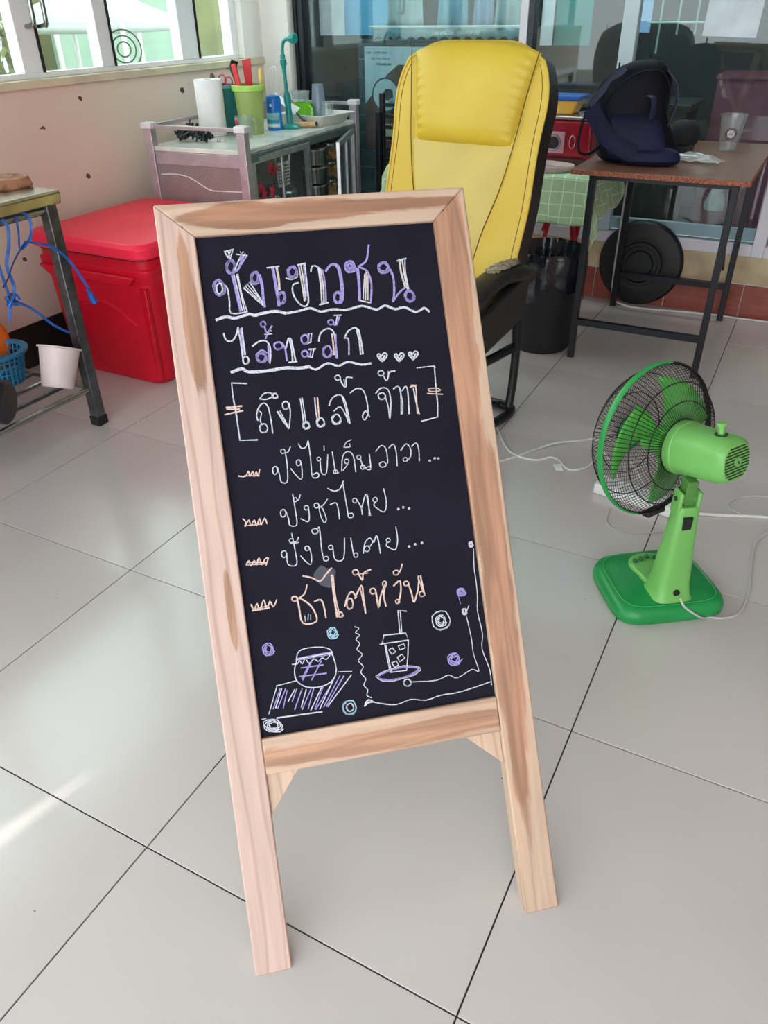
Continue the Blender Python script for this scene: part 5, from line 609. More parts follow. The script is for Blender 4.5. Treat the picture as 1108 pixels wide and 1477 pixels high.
# ================================================================== YELLOW CHAIR
yel=mat('yellow_leather',(214,184,66),.45,0,.03,4,.05,c2=(208,172,50)); ypan=mat('pale_yellow_leather',(208,184,96),.45,0,.04,5,.05)
ch=thing('reclining_armchair','high-backed yellow leather armchair with black frame behind the blackboard sign','chair',(-.74,2.42,0),R(-6))
UC=-.335; BT=R(14); BZ=.33; VT=.845
def BP(u,v,w): return (u, v*math.sin(BT)-w*math.cos(BT), BZ+v*math.cos(BT)+w*math.sin(BT))
def hwid(v):
    k=[(0,.235),(.2,.262),(.38,.272),(.55,.268),(.70,.275),(.845,.275)]
    for (a,x),(b,y) in zip(k,k[1:]):
        if v<=b: t=(v-a)/(b-a); t=t*t*(3-2*t); return x+(y-x)*t
    return k[-1][1]
def shape(s,t,inset=0):   # s in -1..1, t in 0..1 -> u,v
    top=VT-.055*abs(s)**5-inset; v=t*top
    c=1-.0*t; e=max(0,(v-.62)/.20); hw=hwid(v)*(1-.20*min(1,e)**3)-inset
    return UC+s*hw,v
def bulge(s,t): return .022*(1-abs(s)**4)*(1-(2*t-1)**8)-.012*math.exp(-((s)/.5)**2)*(1 if t<.6 else 0)*0
mb=MB(); NU,NV=24,24
def fr(i,j): s=2*i-1; u,v=shape(s,j); return BP(u,v,bulge(s,j)+.03*abs(s)**3*.6)
mb.grid(fr,NU,NV)
part('backrest',mb,yel,ch,solid=0)
mb=MB()
def bk(i,j): s=2*i-1; u,v=shape(s*.985,j); return BP(u,v,-.115+.035*abs(s)**6)
mb.grid(bk,NU,NV)
edge=[(i/NU,0) for i in range(NU+1)]+[(1,j/NV) for j in range(1,NV+1)]+[(i/NU,1) for i in range(NU-1,-1,-1)]+[(0,j/NV) for j in range(NV-1,0,-1)]
A=[fr(*e) for e in edge]; B_=[bk(*e) for e in edge]; n=len(A); mb.add(A+B_,[(i,(i+1)%n,n+(i+1)%n,n+i) for i in range(n)])
part('back_shell',mb,mat('black_leatherette_back',(28,24,24),.45,0,.2,20,.1),ch)
part('piping',MB().tube(A,.0045,8,True),yel,ch)
stitch=mat('dark_stitching',(96,72,24),.8)
# head cushion
def hc(i,j):
    s=2*i-1; v=.545+(.30-.035*abs(s)**3)*j; hw=.178+.045*j+.0*s; u=UC+.005+s*hw
    ed=(1-abs(s)**5)*(1-(abs(2*j-1))**4); wr=.0035*math.sin(j*62+s*4)*max(0,(abs(s)-.72)/.28)*(1 if abs(s)<.995 else 0)
    return BP(u,v,.018+.042*ed**.6+wr)
mb=MB().grid(hc,36,40); part('head_cushion',mb,mat('yellow_cushion_leather',(214,186,62),.42,0,.03,4,.05,c2=(206,174,44)),ch)
for sgn in (-1,1):
    part('seam',MB().tube(cat([BP(UC+sgn*(.228),.845-.02,.032),BP(UC+sgn*.21,.70,.034),BP(UC+sgn*.19,.55,.030),BP(UC+sgn*.165,.42,.026),BP(UC+sgn*.12,.26,.0235),BP(UC+sgn*.09,.05,.0222)],5),.0016,5),stitch,ch)
    part('seam',MB().tube([ (lambda p:p)(BP(shape(sgn*.93,t)[0],shape(sgn*.93,t)[1],bulge(sgn*.93,t)+.018*.93**3)) for t in [.02+.95*k/24 for k in range(25)]],.0012,5),stitch,ch)
# centre panel (paler) below head cushion
def cp(i,j): s=2*i-1; v=.05+.50*j; hw=.086+.10*j**1.2; return BP(UC+s*hw,v,.0232+.010*(1-s**4)*(1-(2*j-1)**6))
part('centre_panel',MB().grid(cp,12,14),ypan,ch)
# seat + black shell
def sp_(i,j,top=True):
    s=2*i-1; y=.02-.50*j; z=.43+.055*(1-abs(s)**6)*(1-(2*j-1)**8)+.02*j
    return (UC+s*.235,y,z)
part('seat',MB().grid(lambda i,j:sp_(i,j),16,16),yel,ch)
mb=MB(); loft(mb,[rr3(UC-.23,-.50,UC+.235,.05,.06,.27),rr3(UC-.245,-.52,UC+.25,.06,.06,.33),rr3(UC-.245,-.52,UC+.25,.06,.06,.43)]); part('seat_base',mb,black_leather,ch,bevel=.01)
for sgn in (-1,1):
    x=UC+sgn*.285
    pts=cat([(x,.05,.50),(x+.006*sgn,-.03,.52),(x,-.14,.535),(x,-.28,.52),(x,-.42,.46),(x,-.49,.38)],5)
    part('armrest',MB().tube(pts,[(.030,.052)]*len(pts) if 0 else [.0]*0 or (.028,.046),12,flat=(0,0,1)),black_leather,ch,bevel=.0)
    q=MB(); loft(q,[[(x-.03,.03,.36),(x+.03,.03,.36),(x+.03,-.40,.30),(x-.03,-.40,.30)],[(x-.034,.045,.52),(x+.034,.045,.52),(x+.034,-.44,.44),(x-.034,-.44,.44)]]); part('arm_panel',q,black_leather,ch,bevel=.012)
    # torn patch
    if sgn>0:
        tp=[]; random.seed(9); pts2=[]
        for i in range(40): a=2*PI*i/40; r=1+.22*random.random()*(1 if i%2 else -1); pts2.append((x-.006+.032*r*math.cos(a),-.10+.10*r*math.sin(a)))
        def zz(y): 
            return .5605+.0*y-((y+.12)**2)*.35
        m3=MB().add([(px,py,zz(py)-.35*(px-x)**2*10+.0035) for px,py in pts2]+[(x-.006,-.10,.566)],[(i,(i+1)%40,40) for i in range(40)])
        part('torn_patch',m3,mat('frayed_grey_backing',(150,138,120),.95,0,.3,60,.5),ch,solid=.002,label='frayed grey patch where the leather has peeled')
    # tube frame: upright, floor runner
    xo=UC+sgn*.30
    part('frame_upright',MB().tube(cat([(xo,-.02,.50),(xo,.0,.38),(xo,.012,.24),(xo,.005,.12),(xo-.0*sgn,-.01,.045)],4),.015,10),blackmetal,ch)
    part('floor_runner',MB().tube(cat([(xo-.06*sgn,.04,.018),(xo-.01*sgn,.03,.018),(xo+.004*sgn,-.02,.018),(xo-.004*sgn,-.10,.018),(xo-.05*sgn,-.45,.018)],5),.0165,10),blackmetal,ch)
    part('seat_rail',MB().tube(cat([(xo-.008*sgn,.0,.26),(xo-.04*sgn,-.16,.25),(xo-.06*sgn,-.42,.27)],4),.016,10),blackmetal,ch)
part('rear_floor_bar',MB().tube([(UC-.25,.04,.018),(UC+.25,.04,.018)],(.022,.014),10,flat=(0,1,0)),blackmetal,ch)
part('front_floor_bar',MB().tube([(UC-.26,-.45,.018),(UC+.26,-.45,.018)],.015,10),blackmetal,ch)
# ================================================================== GREEN FAN
AZ=R(149); LG=mat('light_green_plastic',(118,188,96),.34,0,.04,6); DG=mat('dark_green_plastic',(24,146,74),.33,0,.06,6)
fn=thing('table_fan','green electric table fan with black wire guard seen from behind, on the floor','fan',(-.108,1.648,0),R(36))
mb=MB(); 
def fring(k,z,dy=0): 
    o=[]
    for i in range(36):
        a=2*PI*i/36; c,s=math.cos(a),math.sin(a); ex=.42
        o.append((math.copysign(abs(c)**ex,c)*.140*k*(1.0-.07*s),math.copysign(abs(s)**.5,s)*.124*k+dy,z))
    return o
loft(mb,[fring(.97,0),fring(1,.006),fring(1,.022),fring(.965,.034),fring(.90,.041),fring(.6,.047)]); part('base',mb,DG,fn)
part('base_trim',MB().tube([(x*.86,y*.86,.0445) for x,y,z in fring(1,0)],.0012,4,True),mat('green_trim_line',(60,178,104),.4),fn)
mb=MB(); 
def pring(k,z):
    o=[]
    for i in range(28):
        a=2*PI*i/28; c,s=math.cos(a),math.sin(a); w=.044+.030*max(0,s); o.append((c*w*k,s*.078*k+.012,z))
    return o
loft(mb,[pring(1.04,.040),pring(1.0,.053),pring(.92,.056)]); part('control_panel',mb,LG,fn,bevel=.001)
for i in range(5): part('speed_button',MB().lathe([(0,.057),(.0062,.057),(.0062,.064),(.004,.066),(0,.066)],12),mat('dark_green_button',(30,110,60),.4),fn,(-.036+i*.018,.066-.012*abs(i-2)/2,-.002))
# column: tapered, leaning slightly
def cring(cx,cy,wx,wy,z,p=.5):
    o=[]
    for i in range(24): a=2*PI*i/24; c,s=math.cos(a),math.sin(a); o.append((cx+math.copysign(abs(c)**p,c)*wx,cy+math.copysign(abs(s)**p,s)*wy,z))
    return o
mb=MB(); loft(mb,[cring(0,-.058,.050,.046,.046),cring(0,-.058,.045,.041,.056),cring(0,-.056,.040,.036,.085),cring(.003,-.048,.032,.028,.20),cring(.006,-.042,.027,.022,.275),cring(.006,-.041,.023,.019,.288)]); part('column',mb,LG,fn)
part('neck_bracket',MB().box(-.022,-.058,.262,-.012,-.022,.325).box(.022,-.058,.262,.032,-.022,.325),LG,fn,bevel=.004)
part('neck_joint',MB().cyl((-.016,-.040,.305),(.026,-.040,.305),.015,n=16).box(-.008,-.052,.29,.018,-.022,.352),mat('dark_joint',(84,140,66),.4),fn,bevel=.002)
part('neck_screw',MB().cyl((-.025,-.040,.305),(.035,-.040,.305),.0055,n=10),dsteel,fn)
part('neck_slot',MB().box(-.009,-.0705,.235,.013,-.06,.268),blackpl,fn)
part('cord_grommet',MB().cyl((.0,-.088,.072),(.0,-.099,.070),.008,n=14),blackpl,fn)
# head frame: local +Y forward, tilted down
HM=Matrix.Translation((.026,.0,.402))@Matrix.Rotation(R(23),4,'Z')@Matrix.Rotation(R(-11),4,'X')
def hp_(mb): return mb.xf(HM)
YR=Matrix.Rotation(R(-90),3,'X')   # lathe axis -> +Y
def sq(w,h,y,p=.5,dz=0):
    o=[]
    for i in range(32): a=2*PI*i/32; c,s=math.cos(a),math.sin(a); o.append((math.copysign(abs(c)**p,c)*w,y,math.copysign(abs(s)**p,s)*h+dz))
    return o
mb=MB(); loft(mb,[sq(.041,.040,-.103,.72),sq(.049,.047,-.096,.7),sq(.053,.051,-.08,.68),sq(.054,.054,-.03,.72),sq(.059,.059,.026,.85),sq(.061,.061,.028,.85),sq(.061,.061,.05,.9),sq(.053,.053,.056,.95)]); part('motor_housing',hp_(mb),LG,fn)
mb=MB(); 
for i in range(11):
    z=-.034+i*.0068; w=.040*math.sqrt(max(.05,1-(z/.043)**2)); mb.box(-w,-.1042,z-.0015,w,-.100,z+.0015)
part('vent_slots',hp_(mb),mat('dark_vent',(34,60,30),.6),fn); part('vent_boss',hp_(MB().cyl((0,-.100,0),(0,-.107,0),.010,n=16)),LG,fn); part('vent_screw',hp_(MB().cyl((0,-.107,0),(0,-.1075,0),.0035,n=10)),mat('dark_vent',(34,60,30)),fn)
part('knob_collar',hp_(MB().cyl((0,-.06,.0500),(0,-.06,.0548),.014,n=16)),mat('dark_vent',(34,60,30)),fn)
part('oscillation_knob',hp_(MB().cyl((0,-.06,.050),(0,-.06,.072),.0075,n=14).cyl((0,-.06,.072),(0,-.06,.080),.0105,n=14)),LG,fn,bevel=.001)
GR=.186; GY=.118
wire=mat('black_guard_wire',(34,28,32),.35,.3,.1,20)
mb=MB()
for i in range(96):
    a=2*PI*i/96; c,s=math.cos(a),math.sin(a); pr=[(.062,.046),(.075,.040),(.10,.044),(.14,.062),(.167,.090),(.180,.112)]
    mb.tube([(r*c,y,r*s) for r,y in pr],.00085,4)
for r,y in ((.064,.046),(.105,.046),(.145,.066),(.180,.112)): mb.tube([(r*math.cos(2*PI*i/64),y,r*math.sin(2*PI*i/64)) for i in range(64)],.0015,5,True)
tag(part('rear_guard',hp_(mb),wire,fn),kind='stuff')
mb=MB()
for i in range(96):
    a=2*PI*i/96; c,s=math.cos(a),math.sin(a); c2_,s2_=math.cos(a+.16),math.sin(a+.16); pr=[(.040,.196),(.08,.198),(.13,.186),(.160,.160),(.176,.128),(.181,.116)]
    mb.tube([(r*math.cos(a+.16*(1-r/.181)),y,r*math.sin(a+.16*(1-r/.181))) for r,y in pr],.00085,4)
for r,y in ((.042,.196),(.10,.194),(.15,.172)): mb.tube([(r*math.cos(2*PI*i/64),y,r*math.sin(2*PI*i/64)) for i in range(64)],.0013,5,True)
tag(part('front_guard',hp_(mb),wire,fn),kind='stuff')
part('guard_badge',hp_(MB().cyl((0,.190,0),(0,.200,0),.042,n=28)),DG,fn)
def arc(a0,a1,n): return [R(a0+(a1-a0)*i/n) for i in range(n+1)]
part('guard_rim',hp_(MB().tube([(.183*math.cos(a),.114,.183*math.sin(a)) for a in arc(78,250,40)],(.0085,.003),8,flat=(0,1,0))),mat('rim_green',(40,162,76),.35),fn,label='green half of the guard rim')
part('guard_rim',hp_(MB().tube([(.183*math.cos(a),.114,.183*math.sin(a)) for a in arc(-110,78,40)],(.0085,.003),8,flat=(0,1,0))),wire,fn,label='black half of the guard rim')
part('rim_clip',hp_(MB().box(-.03,.104,-.194,.03,.126,-.179)),wire,fn,bevel=.003)
part('guard_nut',hp_(MB().cyl((0,.050,0),(0,.060,0),.060,.05,n=28)),mat('grey_motor_plate',(92,98,90),.5,0,.2,30),fn)
hub=part('fan_hub',hp_(MB().cyl((0,.075,0),(0,.135,0),.036,.030,24)),mat('translucent_green_blade',(96,200,84),.35,0,.05,5,trans=.2),fn)
for k in range(3):
    mb=MB(); a0=2*PI*k/3+.4
    def bl(i,j):
        r=.030+.118*i; sp=(.35+1.35*i**.7*(1-.25*i)); a=a0+ (j-.5)*sp+.45*i; y=.105+(j-.5)*.045*(1-.2*i); return (r*math.cos(a),y,r*math.sin(a))
    part('fan_blade',hp_(mb.grid(bl,10,10)),MC['translucent_green_blade'],fn,solid=.0018)
part('power_cord',MB().tube(cat([(0,-.095,.07),(-.0,-.125,.045),(-.01,-.165,.008),(-.035,-.205,.003),(-.075,-.225,.003),(-.13,-.21,.003)],6),.0028,6),cablem,fn,label='white fan power cord') if 0 else None
def loc_(t,pts): 
    M_=Matrix.LocRotScale(t.location,t.rotation_euler,None).inverted(); return [M_@Vector(p) for p in pts]
part('power_cord',MB().tube(cat(loc_(fn,[(-.040,1.556,.069),(-.025,1.552,.050),(.005,1.568,.024),(.02,1.585,.008),(.03,1.60,.003),(.070,1.618,.003),(.098,1.66,.003),(.106,1.76,.003),(.098,1.90,.003),(.105,2.00,.003),(.17,2.09,.003),(.40,2.25,.003),(.9,2.4,.003)]),6),.0028,6),mat('pale_grey_cord',(196,192,190),.45),fn,label='pale grey fan power cord')
# ================================================================== RIGHT TABLE
wt=thing('wooden_table','brown chipboard-topped table with thin black metal legs by the back window, carrying the backpack','table',(-.50,3.44,0))
topm=mat('worn_brown_tabletop',(150,112,92),.28,0,.12,9,.03,c2=(124,88,70),stretch=(3,14,3)); 
part('tabletop',MB().box(-.30,-.44,.722,.31,.44,.74),topm,wt,bevel=.0015)
part('chipboard_edge',MB().box(-.303,-.4435,.7225,.313,.4435,.7385),mat('raw_chipboard',(176,108,84),.9,0,.3,140,.3,c2=(110,58,44)),wt,bevel=.001)
def leg(x,y,dx,dy): 
    return part('leg',MB().hexa([(x+dx-.0125,y+dy-.0125,0),(x+dx+.0125,y+dy-.0125,0),(x+dx+.0125,y+dy+.0125,0),(x+dx-.0125,y+dy+.0125,0)],[(x-.0125,y-.0125,.722),(x+.0125,y-.0125,.722),(x+.0125,y+.0125,.722),(x-.0125,y+.0125,.722)]),blackmetal,wt,bevel=.002)
leg(-.235,-.37,0,-.0); leg(.262,-.37,0,0); leg(-.235,.36,0,0); leg(.262,.36,0,0)
def bar(a,b,r=.0125): part('cross_bar',MB().tube([a,b],r,4,flat=(0,0,1)),blackmetal,wt)
bar((-.235,-.37,.155),(.262,-.37,.155),.017); bar((-.235,.36,.155),(.262,.36,.155),.017)
for y in (-.37,.36): bar((-.235,y,.708),(.262,y,.708)); 
for x in (-.235,.262): bar((x,-.37,.708),(x,.36,.708))
part('folding_brace',MB().tube([(.246,-.36,.70),(.246,.10,.30)],.006,6),blackmetal,wt)
# ---- backpack
nb=mat('navy_nylon',(22,26,62),.6,0,.25,9,.15,c2=(16,18,44),spec=.25); nb2=mat('navy_webbing',(26,30,64),.55,0,.15,50,.1); nb3=mat('dark_navy_nylon',(10,11,24),.65,0,.2,14,.1,spec=.2)
bp=thing('backpack','slumped navy blue backpack leaning on the brown table, straps towards the chair','backpack',(-.625,3.235,.74),R(14)); bp.scale=(.93,.93,.93)
lv=[(0,.00,.0,.125,.070),(.012,.0,.0,.15,.085),(.05,-.005,.0,.158,.092),(.10,-.02,.01,.152,.09),(.16,-.04,.015,.140,.085),(.22,-.05,.02,.142,.08),(.27,-.045,.025,.138,.075),(.31,-.035,.03,.120,.065),(.34,-.02,.035,.085,.05),(.362,.0,.04,.035,.025)]
mb=MB(); rg=[]
for z,cx,cy,a,b in lv:
    r=[]
    for i in range(40):
        t=2*PI*i/40; c,s=math.cos(t),math.sin(t); w=1+.07*noise.noise(Vector((c*2,s*2,z*9)))+.03*math.sin(5*t+z*25)
        r.append((cx+math.copysign(abs(c)**.8,c)*a*w,cy+math.copysign(abs(s)**.8,s)*b*w,z))
    rg.append(r)
loft(mb,rg); part('body',mb,nb3,bp,sub=1)
mb=MB(); loft(mb,[[(cx+a_*math.copysign(abs(math.cos(t))**.7,math.cos(t)),cy+b_*math.copysign(abs(math.sin(t))**.7,math.sin(t))+0,z) for t in [2*PI*i/30 for i in range(30)]] for z,cx,cy,a_,b_ in ((.015,.0,-.085,.10,.018),(.03,0,-.09,.115,.028),(.12,-.02,-.085,.110,.030),(.17,-.03,-.07,.09,.02),(.18,-.03,-.06,.07,.01))]); part('front_pocket',mb,nb,bp,sub=1)
mb=MB(); loft(mb,[[(cx+a_*math.copysign(abs(math.cos(t))**.7,math.cos(t)),cy+b_*math.copysign(abs(math.sin(t))**.7,math.sin(t))+0,z) for t in [2*PI*i/30 for i in range(30)]] for z,cx,cy,a_,b_ in ((.0,.05,-.085,.10,.03),(.02,.05,-.095,.12,.045),(.055,.04,-.09,.12,.04),(.07,.03,-.08,.09,.02))]); part('base_roll',mb,nb,bp,sub=1)
part('shoulder_strap',MB().tube(cat([(-.20,-.055,.20),(-.175,-.075,.165),(-.12,-.105,.10),(-.06,-.12,.065),(-.01,-.12,.045)],6),(.034,.007),10,flat=(1,0,.6)),nb,bp,label='wide padded navy shoulder strap hanging to the table')
part('shoulder_strap',MB().tube(cat([(-.09,-.02,.335),(-.14,-.03,.285),(-.185,-.045,.235),(-.205,-.055,.205)],5),(.014,.004),8,flat=(1,0,.4)),nb2,bp)
part('webbing_loop',MB().tube(cat([(-.205,-.055,.205),(-.225,-.06,.15),(-.232,-.07,.09),(-.225,-.08,.045),(-.19,-.07,.035),(-.155,-.05,.055),(-.13,-.05,.08)],5),(.006,.002),6,flat=(1,0,0)),nb3,bp)
part('grab_handle',MB().tube(cat([(.01,-.075,.245),(.028,-.098,.238),(.034,-.104,.20),(.03,-.10,.165)],5),(.013,.003),8,flat=(1,0,0)),nb2,bp)
part('side_strap',MB().tube(cat([(.07,.0,.325),(.115,.0,.27),(.12,.0,.20),(.10,-.02,.13)],5),(.012,.004),8,flat=(0,1,0)),nb2,bp)
part('zip_line',MB().tube(cat([(-.15,-.04,.19),(-.12,-.065,.26),(-.05,-.06,.315),(.04,-.04,.325),(.085,-.04,.27),(.09,-.06,.19)],6),.003,5),nb3,bp)
part('peak_tag',MB().box(-.003,.036,.355,.003,.044,.383),nb3,bp); part('peak_tag',MB().box(-.115,.02,.325,-.109,.026,.35),nb3,bp)
bi=thing('cloth_bundle','rounded black cloth bundle behind the right side of the backpack','cloth',(-.50,3.47,.74))
part('crown',MB().lathe([(0,.125),(.035,.12),(.055,.10),(.062,.07),(.055,.045),(.04,.035)],24),mat('black_cloth',(20,21,27),.8,0,.2,30),bi,(0,0,0)); part('lower_box',MB().box(-.03,-.035,0,.045,.03,.05),blackpl,bi,bevel=.006)
pb=part('plastic_bag',MB().grid(lambda i,j:(-.09+.18*i+.01*math.sin(j*9),-.05+.10*j*(1-.3*i),.002+.024*math.sin(PI*i)**.7*math.sin(PI*j)+.006*noise.noise(Vector((i*6,j*6,2)))+.006),24,14),glass('thin_plastic_film',(.86,.88,.9),haze=.42),None,(-.415,3.33,.74),(0,0,R(-8))); tag(pb,'crumpled clear plastic bag flat on the table beside the backpack','bag')
cp_=thing('plastic_cup','empty clear plastic cup with a round brown printed badge on the brown table','cup',(-.345,3.62,.74))
part('body',MB().lathe([(0,.004),(.028,.004),(.030,0),(.032,.004),(.049,.128),(.052,.130),(.052,.134),(.048,.132),(.030,.008),(0,.008)],36),glass('cup_plastic',(.93,.94,.94),haze=.07),cp_)
vd=Vector((.345,-3.62,0)).normalized(); ang=math.atan2(vd.y,vd.x)+R(3)
def cupmap(px,py): # wrap flat badge on the cone
    z=.068+py; r=.0305+(.0495-.0305)*(z/.13)+.0011; a=ang+px/r; return (r*math.cos(a),r*math.sin(a),z)
def ring(r0,r1,n=32): 
    m=MB(); vs=[cupmap(r*math.cos(2*PI*i/n),r*math.sin(2*PI*i/n)) for r in (r0,r1) for i in range(n)]; return m.add(vs,[(i,(i+1)%n,n+(i+1)%n,n+i) for i in range(n)])
brn=mat('dark_brown_print',(66,36,44),.5,0,.1,40); pk_=mat('pale_pink_print',(226,214,222),.6)
part('badge_centre',ring(.0001,.0145),pk_,cp_); part('badge_ring',ring(.014,.0225),brn,cp_)
mb=MB()
def stroke(pts,w):
    vs=[]; n=len(pts)
    for i,(x,y) in enumerate(pts):
        x0,y0=pts[max(0,i-1)]; x1,y1=pts[min(n-1,i+1)]; l=math.hypot(x1-x0,y1-y0) or 1; nx,ny=-(y1-y0)/l*w,(x1-x0)/l*w
        for s in (1,-1):
            p=Vector(cupmap(x+nx*s,y+ny*s)); q=Vector((p.x,p.y,0)).normalized()*.0004; vs.append(tuple(p+q))
    mb.add(vs,[(2*i,2*i+1,2*i+3,2*i+2) for i in range(n-1)])
stroke([(-.008,-.005),(-.003,.007),(.0005,-.005)],.0009); stroke([(-.006,-.001),(-.001,-.001)],.0007); stroke([(.009,.008),(.004,.003),(.002,-.003),(.008,-.004)],.0009); stroke([(.003,.002),(.007,.002)],.0007); stroke([(-.007,-.009),(.007,-.009)],.0005)
part('badge_lettering',mb,brn,cp_)
mb=MB()
for i in range(22):
    a=2*PI*i/22
    if abs(math.sin(a))<.22: continue
    stroke([(.0168*math.cos(a-.03),.0168*math.sin(a-.03)),(.0200*math.cos(a+.05*(i%2)),.0200*math.sin(a+.05*(i%2)))],.0009)
part('badge_lettering',mb,pk_,cp_)
# ================================================================== TABLE WITH GREEN CLOTH
gt=thing('folding_table','table with red folding legs under the green checked cloth, behind the yellow chair','table',(-1.27,3.585,0))
part('tabletop',MB().box(-.45,-.23,.63,.45,.23,.648),mat('plain_board',(190,170,140),.6),gt,bevel=.002)
rl=mat('red_painted_tube',(170,30,40),.35,.1,.08,20)
for sx in (-1,1):
    for (a,b) in (((-.18),(.18)),((.18),(-.18))):
        part('leg',MB().tube([(sx*.36,a,.0),(sx*.36,b,.63)],.0125,8),rl,gt)
    for (a,b) in ((.05,.13),(.13,.05)): part('brace',MB().tube([(sx*.30-.02,-.235,.30+a),(sx*.30+.0,-.10,.30+b+.2)],.009,8),rl,gt)
part('leg',MB().tube([(.15,-.18,.013),(.21,-.18,.63)],.0125,8),rl,gt); part('leg',MB().tube([(.20,-.18,.013),(.14,-.18,.63)],.0125,8),rl,gt)
ckm=mat('green_checked_cloth',(176,204,160),.9,0,.04,30); nt=ckm.node_tree; b=nt.nodes['Principled BSDF']; tc=nt.nodes.new('ShaderNodeUVMap') if 0 else nt.nodes.new('ShaderNodeAttribute'); tc.attribute_name='weave'
sp=nt.nodes.new('ShaderNodeSeparateXYZ'); nt.links.new(tc.outputs['Vector'],sp.inputs[0]); outs=[]
for k in (0,1):
    f=nt.nodes.new('ShaderNodeMath'); f.operation='FRACT'; q=nt.nodes.new('ShaderNodeMath'); q.operation='MULTIPLY'; q.inputs[1].default_value=20; nt.links.new(sp.outputs[k],q.inputs[0]); nt.links.new(q.outputs[0],f.inputs[0]); l=nt.nodes.new('ShaderNodeMath'); l.operation='LESS_THAN'; l.inputs[1].default_value=.075; nt.links.new(f.outputs[0],l.inputs[0]); outs.append(l)
mxx=nt.nodes.new('ShaderNodeMath'); mxx.operation='MAXIMUM'; nt.links.new(outs[0].outputs[0],mxx.inputs[0]); nt.links.new(outs[1].outputs[0],mxx.inputs[1])
mx=nt.nodes.new('ShaderNodeMix'); mx.data_type='RGBA'; mx.inputs['B'].default_value=rgb((222,236,214)); old=b.inputs['Base Color'].links[0].from_socket
nt.links.new(mxx.outputs[0],mx.inputs['Factor']); nt.links.new(old,mx.inputs['A']); nt.links.new(mx.outputs['Result'],b.inputs['Base Color'])
HXc,HYc,OV=.46,.235,.195; N1,N2=70,56; vs=[]; wv=[]
for j in range(N2+1):
    for i in range(N1+1):
        px=-(HXc+OV)+2*(HXc+OV)*i/N1; py=-(HYc+OV)+(2*HYc+OV+.03)*j/N2
        qx=max(-HXc,min(HXc,px)); qy=max(-HYc,min(HYc,py)); ox,oy=px-qx,py-qy; L=math.hypot(ox,oy)
        if L<1e-6: x,y,z=px,py,.653
        else:
            ux,uy=ox/L,oy/L; corner=abs(ux*uy)*2; sw=.012*math.sin((px*1.3+py)*26)*min(1,L/.1)
            out=.010+.05*corner*min(1,L/.15)+sw+.10*L*.5
            x=qx+ux*out; y=qy+uy*out; z=.653-L*(.97)
            if py>HYc: y=min(y,HYc+.02)
        vs.append((x,y,z)); wv.append((px,py,0))
fs=[(j*(N1+1)+i,j*(N1+1)+i+1,(j+1)*(N1+1)+i+1,(j+1)*(N1+1)+i) for j in range(N2) for i in range(N1)]
cl_=part('tablecloth',MB().add(vs,fs),ckm,None,(-1.27,3.585,0),merge=False,solid=.0015); at=cl_.data.attributes.new('weave','FLOAT_VECTOR','POINT'); at.data.foreach_set('vector',[c for p in wv for c in p]); tag(cl_,'pale green cloth with white check lines draped over the red-legged table','tablecloth')
# stove box, tub, plate
ry=mat('dark_red_enamel',(158,18,42),.28,.1,.1,12,coat=.4)
sv=thing('red_stove','small glossy red stove with a round black knob on the green cloth, behind the backpack','stove',(-1.09,3.64,.656))
part('body',MB().box(-.18,-.08,.028,.21,.12,.178),ry,sv,bevel=.012,seg=3); part('top_ledge',MB().box(-.19,-.09,.18,.22,.13,.191),mat('chrome_edge',(214,208,212),.2,.9,.05,20),sv,bevel=.003)
part('knob_plate',MB().box(.0,-.086,.048,.095,-.080,.132),mat('pink_grey_plate',(196,150,164),.4),sv,bevel=.002)
part('knob_ring',MB().cyl((.048,-.0865,.09),(.048,-.094,.09),.034,.030,24),mat('silver_ring',(200,196,204),.25,.8),sv); part('knob',MB().cyl((.048,-.094,.09),(.048,-.108,.09),.025,.022,24),blackpl,sv,bevel=.002)
part('grille',MB().tube([(.13+.012*math.cos(a),-.086,.095+.025*math.sin(a)) for a in [2*PI*i/16 for i in range(16)]],.002,5,True),mat('silver_ring',(200,196,204)),sv)
part('foot',MB().box(-.16,-.07,0,.19,.10,.028),mat('brown_stove_base',(84,50,50),.5),sv,bevel=.003)
tbx=thing('plastic_food_box','yellow and clear plastic box with a blue lid on top of the red stove','box',(-1.09,3.66,.8475))
part('body',MB().hexa([(-.10,-.05,0),(.10,-.05,0),(.10,.06,0),(-.10,.06,0)],[(-.125,-.06,.055),(.125,-.06,.055),(.125,.07,.055),(-.125,.07,.055)]),mat('amber_plastic',(232,176,60),.35,0,.2,14,c2=(206,188,140)),tbx,bevel=.006); part('lid',MB().box(-.135,-.07,.055,.135,.08,.072),mat('blue_lid',(28,92,186),.4),tbx,bevel=.004)
pl=part('serving_tray',MB().lathe([(0,.006),(.12,.006),(.135,.022),(.14,.023),(.142,.019),(.13,0),(0,0)],40),mat('pinkish_tray',(206,184,180),.4,0,.1,9),None,(-1.05,3.44,.656)); pl.scale=(1,.6,1); tag(pl,'oval pinkish tray on the green cloth in front of the red stove','tray')
